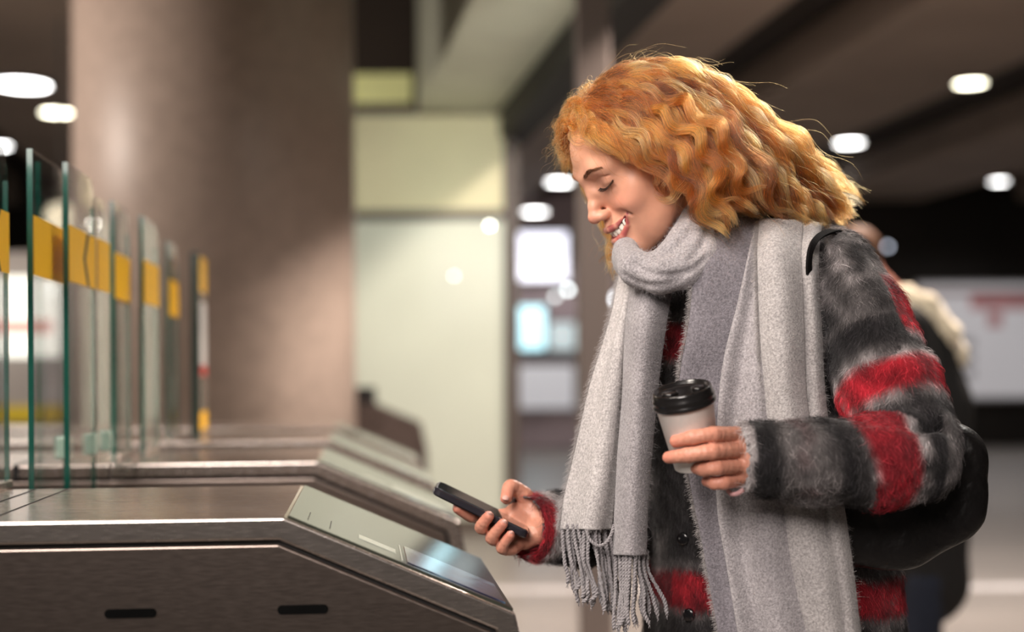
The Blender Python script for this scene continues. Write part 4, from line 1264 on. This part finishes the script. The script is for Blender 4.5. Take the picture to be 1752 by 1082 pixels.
# left side: outer fold tinted as lit, and the rounded inner fold
g = rows([(470, [(1064, 2.10), (1074, 2.07), (1086, 2.06)]), (520, [(1053, 2.065), (1066, 2.035), (1080, 2.04)]), (580, [(1036, 2.05), (1055, 2.02), (1074, 2.03)]), (660, [(1012, 2.04), (1042, 2.005), (1069, 2.02)]),
          (760, [(988, 2.035), (1026, 1.995), (1063, 2.01)]), (850, [(968, 2.03), (1012, 1.99), (1056, 2.005)]), (906, [(959, 2.03), (1004, 1.99), (1050, 2.005)])])
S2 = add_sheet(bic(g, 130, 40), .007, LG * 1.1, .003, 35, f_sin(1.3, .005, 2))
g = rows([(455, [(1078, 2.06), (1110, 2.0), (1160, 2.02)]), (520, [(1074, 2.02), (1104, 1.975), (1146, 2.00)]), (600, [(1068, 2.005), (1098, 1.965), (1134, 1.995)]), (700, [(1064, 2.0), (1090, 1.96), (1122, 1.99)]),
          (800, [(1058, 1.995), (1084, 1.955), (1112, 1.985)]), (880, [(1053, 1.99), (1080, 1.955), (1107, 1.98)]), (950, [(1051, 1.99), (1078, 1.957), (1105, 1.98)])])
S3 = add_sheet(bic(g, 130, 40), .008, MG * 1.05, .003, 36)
# the wrap around the neck
wf = Field((.08, 1.86, 1.24), (.36, 2.26, 1.50), .0024)
ring = [P(1206, 372, 2.035), P(1180, 418, 1.985), P(1136, 460, 1.963), P(1098, 468, 1.975), P(1072, 450, 2.02), P(1083, 428, 2.09), P(1150, 372, 2.17), P(1215, 350, 2.19), P(1268, 366, 2.13), P(1250, 375, 2.06), P(1206, 372, 2.035)]
wf.d = wf.chain(ring, [.031, .031, .0265, .0215, .0175, .022, .034, .036, .036, .036, .033], .006)
wf.add(wf.chain([P(1205, 440, 1.975), P(1170, 462, 1.955), P(1128, 472, 1.950), P(1088, 458, 1.965), P(1070, 432, 2.01), P(1072, 420, 2.05)], [.028, .026, .025, .023, .018, .018], .006), .010)
wf.add(wf.cap(P(1212, 356, 2.03), P(1196, 440, 1.985), .020, .024), .02)
wl = wf.d.copy()


def surf_at(px, py, Y0=1.88, Y1=2.3):
    d = P(px, py, 1.0) - camp
    for Y in np.arange(Y0, Y1, .001):
        q = camp + d * Y; i = np.round((q - wf.lo) / wf.h).astype(int)
        if np.all(i >= 0) and np.all(i < wf.n) and wl[tuple(i)] < 0: return q
    return None


for pts, dep, rad, k in (([(1080, 446), (1100, 462), (1128, 471), (1160, 470), (1190, 458), (1208, 440)], .001, .0030, .007),
                         ([(1200, 348), (1186, 385), (1160, 420), (1125, 440)], .0, .0014, .012), ([(1216, 380), (1204, 415), (1180, 445)], .0, .0014, .010),
                         ([(1068, 470), (1095, 485), (1130, 489), (1165, 480)], .0, .0010, .010)):
    q2 = spline(np.array(pts, float), 26); hit = [surf_at(*c) for c in q2]; hit = [h_ for h_ in hit if h_ is not None]
    rr = [rad * math.sin(math.pi * (i + 1) / (len(hit) + 1)) + .0003 for i in range(len(hit))]
    if len(hit) > 2: wf.cut(wf.chain([h_ + np.array([0, dep, 0]) for h_ in hit], rr, .002), k)
# hollow where the chin and neck sit
wf.cut(wf.cap(P(1096, 408, 2.06), P(1190, 372, 2.10), .018, .045), .008)
wV, wF = wf.mesh(); wN = vnormals(wV, wF); wV = wV + wN * (.0016 * snoise(wV, 18, 41, 3))[:, None]
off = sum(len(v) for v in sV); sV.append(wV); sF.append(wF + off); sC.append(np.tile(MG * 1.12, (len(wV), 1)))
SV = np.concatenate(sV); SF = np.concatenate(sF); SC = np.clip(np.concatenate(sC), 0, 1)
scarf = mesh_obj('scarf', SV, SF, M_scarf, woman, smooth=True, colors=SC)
setp(scarf, 'light grey wool scarf')
# short wool fuzz
vt = {}
r_ = np.random.RandomState(4)
p, nn, fi = scatter(SV, SF, FZ * 62000, 77, facing)
n = len(p); k = np.linspace(0, 1, 4)[None, :, None]
d = nn * .55 + r_.normal(size=p.shape) * .75 + np.array([0, 0, -.2]); ln = .0030 * r_.uniform(.4, 1.4, (n, 1)) * np.where(r_.uniform(size=(n, 1)) < .05, 1.9, 1)
pts = p[:, None] + d[:, None] * ln[:, None] * k + (r_.normal(size=p.shape) * .5)[:, None] * ln[:, None] * k * k
M_sfz = mat('wool_fibre', (.3, .3, .3), .9, attr='tint', spec=.1)
hair_obj('wool_fuzz', pts, .00008 * (1 - .6 * np.linspace(0, 1, 4)), M_sfz, scarf, np.clip(SC[SF[fi][:, 0]] * r_.uniform(.75, 1.75, (n, 1)), 0, .9))
# frayed raw edges
def fray(line, dirn, n, L, tint, seed):
    r = np.random.RandomState(seed); t = np.sort(r.uniform(0, len(line) - 1.001, n)); i = t.astype(int); b = line[i] + (line[i + 1] - line[i]) * (t - i)[:, None]
    d = np.array(dirn) + r.normal(size=(n, 3)) * .35; k = np.linspace(0, 1, 5)[None, :, None]
    return b[:, None] + d[:, None] * (L * r.uniform(.5, 1.3, (n, 1)))[:, None] * k + np.array([0, 0, -.4])[None, None] * L * k * k, np.tile(tint, (n, 1)) * r.uniform(.7, 1.4, (n, 1))


A = [fray(S4[:, 0], (-1, -.35, .25), 2600, .0052, LG * 1.05, 1), fray(S5b[:, 0], (-1, -.5, -.1), 4200, .0058, LG, 2), fray(S2[:, 0], (-1, -.1, -.3), 1300, .006, LG, 3),
     fray(S5b[40:, -1], (.9, -.3, -.5), 500, .004, LG, 4)]
hair_obj('frayed_edge', np.concatenate([a[0] for a in A]), .00016 * (1 - .5 * np.linspace(0, 1, 5)), M_sfz, scarf, np.clip(np.concatenate([a[1] for a in A]), 0, .9))
# knotted fringe cords
M_cord = mat('twisted_wool_cord', tuple(MG * .95), .9, noise=(300, .3, (1, 1, 1)), bump=(600, .6, .001), sheen=.3, spec=.1)
fr = MB(); r_ = np.random.RandomState(9)


def cord(path, rr=.00185, pitch=.0090):
    n = 40; g = spline(path, n); t = np.gradient(g, axis=0); L = np.cumsum(np.linalg.norm(t, axis=1)); t /= np.linalg.norm(t, axis=1)[:, None]
    u = np.cross(t, [0, 1, .1]); u /= np.linalg.norm(u, axis=1)[:, None]; v = np.cross(t, u)
    for s_ in (0, math.pi):
        a = L / pitch * 2 * math.pi + s_; h = g + (u * np.cos(a)[:, None] + v * np.sin(a)[:, None]) * rr * .85
        fr.tube(h, [rr * (1 if i < n - 2 else .6) for i in range(n)], 6)
    e = g[-1]
    for k in range(5): fr.tube([e, e + r_.normal(size=3) * .0015 + [0, 0, -.005]], [.0007, .0003], 4)


for k in range(20):
    x = 962 + 4.5 * k + r_.normal() * 1.2; Y = 2.03 - .04 * math.sin(math.pi * k / 19) + (.012 if k % 2 else 0); w = r_.normal() * 5
    yb = 1010 + 42 * (k / 19) + r_.normal() * 9
    cord([P(x, 898, Y), P(x + w * .4 + 2, 930, Y), P(x + w + 6, 965, Y + r_.normal() * .003), P(x + w * .5 + 12 + 4 * r_.normal(), yb - 15, Y), P(x + w + 13 + 5 * r_.normal(), yb, Y)])
for k in range(17):
    x = 1053 + 3.35 * k + r_.normal(); Y = 1.99 - .03 * math.sin(math.pi * k / 16) + (.010 if k % 2 else 0); w = r_.normal() * 4; fl = max(0, k - 10) * 6.5
    yb = 1076 - max(0, k - 5) * 2.2 + r_.normal() * 4
    cord([P(x, 942, Y), P(x + w * .4, 975, Y), P(x + w + fl * .4, 1010, Y), P(x + w * .6 + fl * .8 - 3, yb - 22, Y), P(x + w + fl - 4 + r_.normal() * 3, yb, Y)])
cord([P(1003, 905, 1.985), P(1008, 922, 1.98), P(1022, 934, 1.978), P(1036, 930, 1.978), P(1046, 914, 1.98), P(1050, 898, 1.985)], .0015)
fr.build('fringe', M_cord, scarf, smooth=True)
# ------------------------------------------------------------------ hands, cup and phone
M_cup = mat('white_paper_cup', (.88, .85, .81), .45, noise=(40, .03, (1, 1, 1)), bump=(150, .06, .0006))
M_lid = mat('black_plastic_lid', (.010, .009, .009), .22, noise=(30, .1, (1, 1, 1)), coat=.4)
cb = P(1192, 797, 1.823); ca = np.array([-.205, -.235, .95]); ca /= np.linalg.norm(ca)
cup = empty('paper_cup', cb, 'white paper coffee cup with black lid held in the hand with the fuzzy cuff', 'cup')
MB().lathe([(.001, .003), (.0262, .003), (.0275, .0), (.0285, .001), (.0375, .088), (.0385, .089), (.0380, .0905), (.036, .0895), (.001, .087)], cb, ca, 72).build('cup_body', M_cup, cup, smooth=True)
z0 = .083
lid = MB().lathe([(.0378, z0), (.0400, z0), (.0408, z0 + .002), (.0408, z0 + .0045), (.0396, z0 + .006), (.0394, z0 + .0075), (.0402, z0 + .009), (.0402, z0 + .0115), (.0388, z0 + .0135),
                  (.0380, z0 + .0190), (.0374, z0 + .0212), (.0362, z0 + .0222), (.0348, z0 + .0215), (.0338, z0 + .0180), (.0325, z0 + .0172), (.020, z0 + .0168), (.001, z0 + .0165)], cb, ca, 72).build('lid', M_lid, cup, smooth=True)
uu = np.cross(ca, [0, 1, 0]); uu /= np.linalg.norm(uu); vv = np.cross(ca, uu)
m = MB()
c0 = cb + ca * (z0 + .017) + uu * .018
m.lathe([(.011, 0), (.0105, .0028), (.009, .0036), (.001, .0036)], c0 - uu * .002, ca, 24); m.build('sip_button', M_lid, lid, smooth=True)
m = MB(); c1 = cb + ca * (z0 + .017) - uu * .020
m.lathe([(.009, 0), (.0085, .0022), (.007, .003), (.001, .003)], c1, ca, 24); m.build('sip_dome', M_lid, lid, smooth=True)

HSK = lambda p: skin_tint_hand(p)


def hand(fingers, palm, name, lo, hi, tips, label=None, wrist=None, h=.0011):
    s = Field(lo, hi, h)
    for a, b, ra, rb in palm: s.add(s.cap(a, b, ra, rb), .009)
    fs = []
    for pts, rad in fingers:
        q = spline(pts, 13); rr = np.interp(np.linspace(0, len(rad) - 1, 13), range(len(rad)), rad)
        f = s.chain(list(q), list(rr), .0008)
        for j in range(1, len(pts) - 1):      # knuckles stand out a little
            f = smin(f, s.sphere(pts[j], rad[j] * 1.05), .003)
        fs.append((f, pts[0], rad[0]))
    fin = None
    for f, b, r in fs: fin = f if fin is None else smin(fin, f, .0006)
    s.d = smin(s.d, fin, .0045)
    V, Fc = s.mesh()
    c = np.tile(np.array([.60, .275, .19]), (len(V), 1))
    for pts, rad in fingers:
        for j, w, col in ((-1, .55, (.62, .17, .125)), (-2, .30, (.58, .20, .14)), (1, .35, (.60, .19, .13))):
            d = np.linalg.norm(V - pts[j], axis=1); ww = (w * np.exp(-(d / .011) ** 2))[:, None]; c = c * (1 - ww) + np.array(col) * ww
    c = c * (1 + .08 * snoise(V, 45, 8, 3))[:, None]
    # creases of the skin over the joints
    N = vnormals(V, Fc); V = V + N * (.00025 * snoise(V, 160, 12, 2))[:, None]
    o = mesh_obj(name, V, Fc, M_skin, woman, smooth=True, colors=np.clip(c, 0, 1))
    M_nail = bpy.data.materials.get('fingernail') or mat('fingernail', (.74, .42, .36), .18, coat=.6, noise=(60, .04, (1, 1, 1)))
    for tip, ax, nrm, w, l in tips:
        tip, ax, nrm = (np.asarray(t, float) for t in (tip, ax, nrm)); ax = ax / np.linalg.norm(ax); nrm = nrm - ax * (nrm @ ax); nrm /= np.linalg.norm(nrm); sd = np.cross(ax, nrm)
        nv, nf = [], []
        for i in range(9):
            for j in range(9):
                u, v = i / 4 - 1, j / 4 - 1; uu_, vv_ = u * math.sqrt(max(0, 1 - v * v / 2)), v * math.sqrt(max(0, 1 - u * u / 2))
                nv.append(tip + ax * uu_ * l + sd * vv_ * w + nrm * (-.55 * w * vv_ ** 2 - .12 * l * uu_ ** 2))
        top = len(nv); nv += [v - nrm * .0012 for v in nv]
        for i in range(8):
            for j in range(8):
                a = i * 9 + j; nf += [(a, a + 9, a + 10, a + 1), (a + top, a + 1 + top, a + 10 + top, a + 9 + top)]
        bd = [i for i in range(9)] + [9 * i + 8 for i in range(1, 9)] + [72 + j for j in range(7, -1, -1)] + [9 * i for i in range(7, 0, -1)]
        for a, b in zip(bd, bd[1:] + bd[:1]): nf.append((a, b, b + top, a + top))
        mesh_obj('fingernail', nv, nf, M_nail, o, smooth=True)
    return o


# hand around the cup: four fingers across the near side, thumb behind
I = [P(1258, 744, 1.806), P(1220, 744, 1.777), P(1185, 749, 1.7755), P(1156, 755, 1.789)]
Mi = [P(1264, 770, 1.803), P(1218, 773, 1.772), P(1178, 779, 1.7755), P(1144, 783, 1.792)]
Ri = [P(1264, 798, 1.805), P(1226, 800, 1.779), P(1204, 803, 1.785), P(1188, 800, 1.802)]
Pi = [P(1262, 822, 1.812), P(1238, 826, 1.790), P(1222, 827, 1.792), P(1209, 824, 1.806)]
Th = [P(1276, 772, 1.835), P(1262, 752, 1.862), P(1228, 744, 1.873), P(1196, 742, 1.868)]
W = P(1300, 786, 1.815)
pm = [(P(1262, 750, 1.812), W, .0125, .022), (P(1264, 772, 1.812), W, .0125, .024), (P(1264, 796, 1.814), W, .0120, .024), (P(1262, 818, 1.818), W, .0105, .022),
      (P(1262, 750, 1.812), P(1264, 796, 1.814), .012, .012), (P(1264, 796, 1.814), P(1262, 818, 1.818), .0115, .0105), (P(1276, 772, 1.835), W, .014, .022), (W, P(1370, 788, 1.815), .025, .027)]
tipn = lambda F, out: None
cupn = lambda p: (np.array([0, -1, 0.0]))
hand([(I, [.0105, .0098, .0090, .0078]), (Mi, [.0108, .0100, .0092, .0078]), (Ri, [.0104, .0096, .0088, .0076]), (Pi, [.0092, .0084, .0078, .0068]), (Th, [.0135, .0115, .0105, .0090])],
     pm, 'left_hand', (.155, 1.74, 1.06), (.385, 1.90, 1.175),
     [(P(1153, 754, 1.7825), I[3] - I[2], (-.55, -.83, .1), .0045, .0052), (P(1141, 782, 1.7855), Mi[3] - Mi[2], (-.6, -.8, .1), .0045, .0052)])
# pale pink jersey cuff under the wool sleeve
m = MB(); cp = spline([P(1272, 838, 1.79), P(1262, 845, 1.795), P(1252, 846, 1.805), P(1246, 841, 1.82)], 16)
MB().tube(cp, [.003] * 16, 8).build('undersleeve', mat('pink_jersey', (.55, .30, .30), .9, noise=(80, .1, (1, 1, 1))), woman, smooth=True)

# phone
pc = (P(747, 833, 2.085) + P(902, 908, 2.085)) / 2; pl = P(902, 908, 2.085) - P(747, 833, 2.085); PL = np.linalg.norm(pl); pl /= PL
pn = np.cross(pl, [0, 1, 0]); pn /= np.linalg.norm(pn); pn = pn * (1 if pn[2] > 0 else -1)
pw = np.cross(pn, pl); tilt = .05
pn, pw = pn * math.cos(tilt) - pw * math.sin(tilt) * (1 if pw[1] > 0 else -1), None
pw = np.cross(pn, pl); pw = pw if pw[1] > 0 else -pw
phone = empty('mobile_phone', pc, 'black mobile phone in a dark case held over the nearest ticket gate', 'mobile phone')


def slab(L, Wd, z0, z1, r, seg=8, edge=.0):
    pts = []
    for sx, sy, a0 in ((1, 1, 0), (-1, 1, 90), (-1, -1, 180), (1, -1, 270)):
        for k in range(seg + 1):
            a = math.radians(a0 + 90 * k / seg); pts.append((sx * (L / 2 - r) + r * math.cos(a), sy * (Wd / 2 - r) + r * math.sin(a)))
    n = len(pts); v = []; f = []
    lev = [(z0, edge), (z0 + edge, 0), (z1 - edge, 0), (z1, edge)] if edge else [(z0, 0), (z1, 0)]
    for z, e in lev:
        for a, b in pts:
            s_ = (1 - e / (L / 2)), (1 - e / (Wd / 2)); v.append(pc + pl * a * s_[0] + pw * b * s_[1] + pn * z)
    for i in range(len(lev) - 1):
        for k in range(n): f.append((i * n + k, i * n + (k + 1) % n, (i + 1) * n + (k + 1) % n, (i + 1) * n + k))
    f.append(tuple(range(n - 1, -1, -1))); f.append(tuple((len(lev) - 1) * n + k for k in range(n)))
    return v, f


M_case = mat('dark_phone_case', (.018, .016, .022), .30, noise=(30, .1, (1, 1, 1)), coat=.5)
M_ph = mat('phone_glass', (.010, .018, .018), .04, coat=1., noise=(20, .2, (1, 1, 1)))
M_chr = mat('phone_metal_edge', (.55, .56, .62), .2, metal=1., noise=(20, .05, (1, 1, 1)))
PW = .074
mesh_obj('case', *slab(PL + .004, PW, -.0078, .0036, .011, edge=.0022), M_case, phone, smooth=False)
mesh_obj('rim', *slab(PL - .001, PW - .004, .0034, .0043, .0095), M_chr, phone)
mesh_obj('screen', *slab(PL - .004, PW - .0062, .0040, .0048, .009), M_ph, phone)
MB().box((-.5, -.5, 0), (.5, .5, 1), lambda p: pc + pl * (-PL * .30 + p[0] * .012) + pw * (p[1] * .012) + pn * (-.0088 + p[2] * .001)).build('camera_lens', M_ph, phone, bevel=.001)

I = [P(882, 878, 2.125), P(838, 886, 2.105), P(806, 883, 2.078), P(783, 871, 2.062)]
Mi = [P(888, 894, 2.115), P(850, 906, 2.088), P(824, 903, 2.052), P(836, 884, 2.038)]
Ri = [P(892, 909, 2.105), P(864, 924, 2.078), P(842, 921, 2.050), P(860, 897, 2.037)]
Pi = [P(898, 924, 2.095), P(876, 940, 2.068), P(859, 938, 2.050), P(873, 916, 2.038)]
Th = [P(912, 872, 2.125), P(897, 848, 2.122), P(874, 834, 2.110), P(866, 853, 2.090)]
W = P(930, 900, 2.125)
pm = [(I[0], W, .0125, .020), (Mi[0], W, .013, .022), (Ri[0], W, .0125, .022), (Pi[0], W, .011, .020), (I[0], Mi[0], .0125, .013), (Mi[0], Ri[0], .013, .0125), (Ri[0], Pi[0], .0125, .011),
      (P(912, 872, 2.125), W, .015, .020), (P(912, 872, 2.125), P(884, 878, 2.13), .013, .012), (W, P(1000, 903, 2.18), .025, .029), (Pi[0], P(915, 915, 2.10), .012, .018)]
hand([(I, [.0105, .0096, .0086, .0072]), (Mi, [.0108, .0100, .0092, .0078]), (Ri, [.0104, .0098, .0090, .0076]), (Pi, [.0092, .0086, .0080, .0068]), (Th, [.0140, .0120, .0108, .0088])],
     pm, 'right_hand', (-.095, 2.015, .935), (.13, 2.20, 1.09),
     [(P(781, 867, 2.0585) , I[3] - I[2], (-.25, -.85, .35), .0042, .0050), (P(836, 882, 2.0315), Mi[3] - Mi[2], (.1, -1, .15), .0046, .0052), (P(861, 896, 2.0305), Ri[3] - Ri[2], (.1, -1, .15), .0046, .0052),
      (P(873, 915, 2.0325), Pi[3] - Pi[2], (.1, -1, .1), .0040, .0045), (P(865.5, 850, 2.0805), Th[3] - Th[2], (-.1, -1, .1), .0054, .0062)])
# ------------------------------------------------------------------ shoulder bag
M_leather = mat('black_leather', (.009, .008, .008), .42, noise=(9, .2, (1, 1, 1)), bump=(14, .7, .018), coat=.0, spec=.25)
bag = empty('shoulder_bag', P(1560, 900, 1.945), 'black leather shoulder bag hanging behind the plaid sleeve', 'bag')
bf = Field((.40, 1.86, .80), (.76, 2.06, 1.16), .004)
bb = [P(1450, 880, 1.945), P(1530, 880, 1.945), P(1600, 845, 1.945), P(1630, 790, 1.945)]
bf.d = bf.chain(bb, [.072, .074, .070, .046], .02)
bf.add(bf.cap(P(1500, 800, 1.945), P(1610, 775, 1.945), .04, .03), .05)
bf.d = smax(bf.d, np.abs(bf.y - 1.947 - 0 * bf.x) - .031, .03)
for k, (a, b) in enumerate((((1520, 800), (1535, 880)), ((1560, 800), (1580, 870)), ((1610, 760), (1655, 830)), ((1640, 740), (1668, 800)), ((1490, 830), (1500, 900)))):
    bf.cut(bf.cap(P(*a, 1.915), P(*b, 1.915), .002, .001), .012)
v, f_ = bf.mesh(); n_ = vnormals(v, f_); v = v + n_ * (.003 * snoise(v, 8, 3, 3))[:, None]
body = mesh_obj('bag_body', v, f_, M_leather, bag, smooth=True)
# piping along the lower seam
pts = []
for a in np.linspace(0, 1, 40):
    q = spline([(1455, 968), (1520, 968), (1600, 936), (1662, 892), (1688, 838), (1672, 785), (1640, 738)], 40)[int(a * 39)]; pts.append(P(q[0], q[1], 1.947))
MB().tube(spline(pts, 60), .0022, 8).build('piping', M_leather, bag, smooth=True)
st = [P(1390, 560, 1.945), P(1386, 500, 1.925), P(1384, 450, 1.905), P(1390, 420, 1.910), P(1406, 402, 1.94), P(1434, 396, 1.985), P(1470, 410, 2.05), P(1520, 500, 2.06), P(1575, 620, 2.02), P(1625, 745, 1.96)]
g = spline(st, 60); V = []; Fq = []
for i, p_ in enumerate(g):
    t = g[min(i + 1, 59)] - g[max(i - 1, 0)]; t /= np.linalg.norm(t); sd = np.array([.80, .6, 0]); sd = sd - t * (sd @ t); sd /= np.linalg.norm(sd); nr = np.cross(sd, t)
    for a, b in ((-1, -1), (1, -1), (1, 1), (-1, 1)): V.append(p_ + sd * a * .0045 + nr * b * .0022)
for i in range(59):
    for k in range(4): Fq.append((i * 4 + k, i * 4 + (k + 1) % 4, i * 4 + 4 + (k + 1) % 4, i * 4 + 4 + k))
Fq += [(3, 2, 1, 0), (236, 237, 238, 239)]
mesh_obj('strap', V, Fq, mat('black_strap', (.008, .007, .007), .85, spec=.08, noise=(20, .2, (1, 1, 1))), bag, smooth=False, bevel=.001)
# ------------------------------------------------------------------ the other person, far out of focus
YQ = 5.2
per = empty('person', P(1575, 1210, YQ), 'blurred person in a black coat with a cream fur hood, behind the plaid sleeve', 'person')
pf = Field(tuple(P(1380, 1000, YQ) - [0, .32, .8]), tuple(P(1720, 380, YQ) + [0, .32, .05]), .014)
pf.d = pf.ell(P(1466, 440, YQ), (.080, .075, .108)); pf.add(pf.cap(P(1480, 462, YQ), P(1535, 520, YQ), .05, .055), .03)
pf.add(pf.cap(P(1441, 452, YQ), P(1435, 460, YQ), .018, .012), .02)
hV, hF = pf.mesh(); mesh_obj('head', hV, hF, mat('face_skin', (.50, .20, .15), .6, noise=(8, .1, (1, 1, 1))), per, smooth=True)
pf.d = pf.ell(P(1466, 430, YQ), (.090, .088, .095)); pf.cut(pf.ell(P(1440, 476, YQ), (.07, .10, .09)), .02)
v, f_ = pf.mesh(); mesh_obj('hair', v, f_, mat('brown_hair', (.13, .055, .025), .7, noise=(30, .2, (1, 1, 1))), per, smooth=True)
pf.d = pf.chain([P(1548, 560, YQ), P(1575, 700, YQ), P(1570, 900, YQ), P(1575, 990, YQ)], [.150, .175, .170, .175], .05)
pf.add(pf.chain([P(1560, 560, YQ - .17), P(1590, 700, YQ - .20), P(1530, 790, YQ - .22)], [.07, .06, .05], .03), .04)
pf.add(pf.chain([P(1560, 560, YQ + .17), P(1590, 700, YQ + .20), P(1530, 790, YQ + .20)], [.07, .06, .05], .03), .04)
v, f_ = pf.mesh(); mesh_obj('coat', v, f_, mat('black_coat_cloth', (.010, .009, .009), .9, noise=(30, .2, (1, 1, 1))), per, smooth=True)
pf.d = pf.chain([P(1548, 512, YQ - .07), P(1580, 535, YQ - .08), P(1612, 570, YQ - .06), P(1634, 612, YQ)], [.052, .062, .055, .040], .03)
pf.add(pf.chain([P(1548, 512, YQ + .07), P(1580, 535, YQ + .08), P(1612, 570, YQ + .06), P(1634, 612, YQ)], [.052, .062, .055, .040], .03), .04)
v, f_ = pf.mesh(); v = v + vnormals(v, f_) * (.012 * snoise(v, 14, 6, 3))[:, None]
mesh_obj('fur_hood', v, f_, mat('cream_fur', (.80, .70, .52), .95, noise=(60, .25, (1, 1, 1)), sheen=.5), per, smooth=True)
q = P(1575, 990, YQ)
lf = Field(q - [.22, .25, q[2] - .03], q + [.22, .25, .03], .014)
for sg in (-1, 1): lf.add(lf.chain([q + [.02 * sg, .09 * sg, 0], q + [.03 * sg, .09 * sg, -q[2] * .45], q + [.08 * sg, .09 * sg, .08 - q[2]]], [.095, .07, .055], .02), .02)
v, f_ = lf.mesh(); mesh_obj('trousers', v, f_, mat('navy_trousers', (.012, .016, .03), .9, noise=(30, .2, (1, 1, 1))), per, smooth=True)
for sg in (-1, 1):
    a = q + np.array([.08 * sg, .09 * sg, 0]); a[2] = .045
    bf2 = Field(a - [.24, .09, .045], a + [.12, .09, .10], .012); bf2.d = bf2.cap(a, a + [-.15, 0, -.008], .045, .034); bf2.add(bf2.cap(a, a + [.02, 0, .07], .05, .05), .02); bf2.d = np.maximum(bf2.d, .003 - bf2.z)
    v, f_ = bf2.mesh(); mesh_obj('shoe', v, f_, M_boot, per, smooth=True)
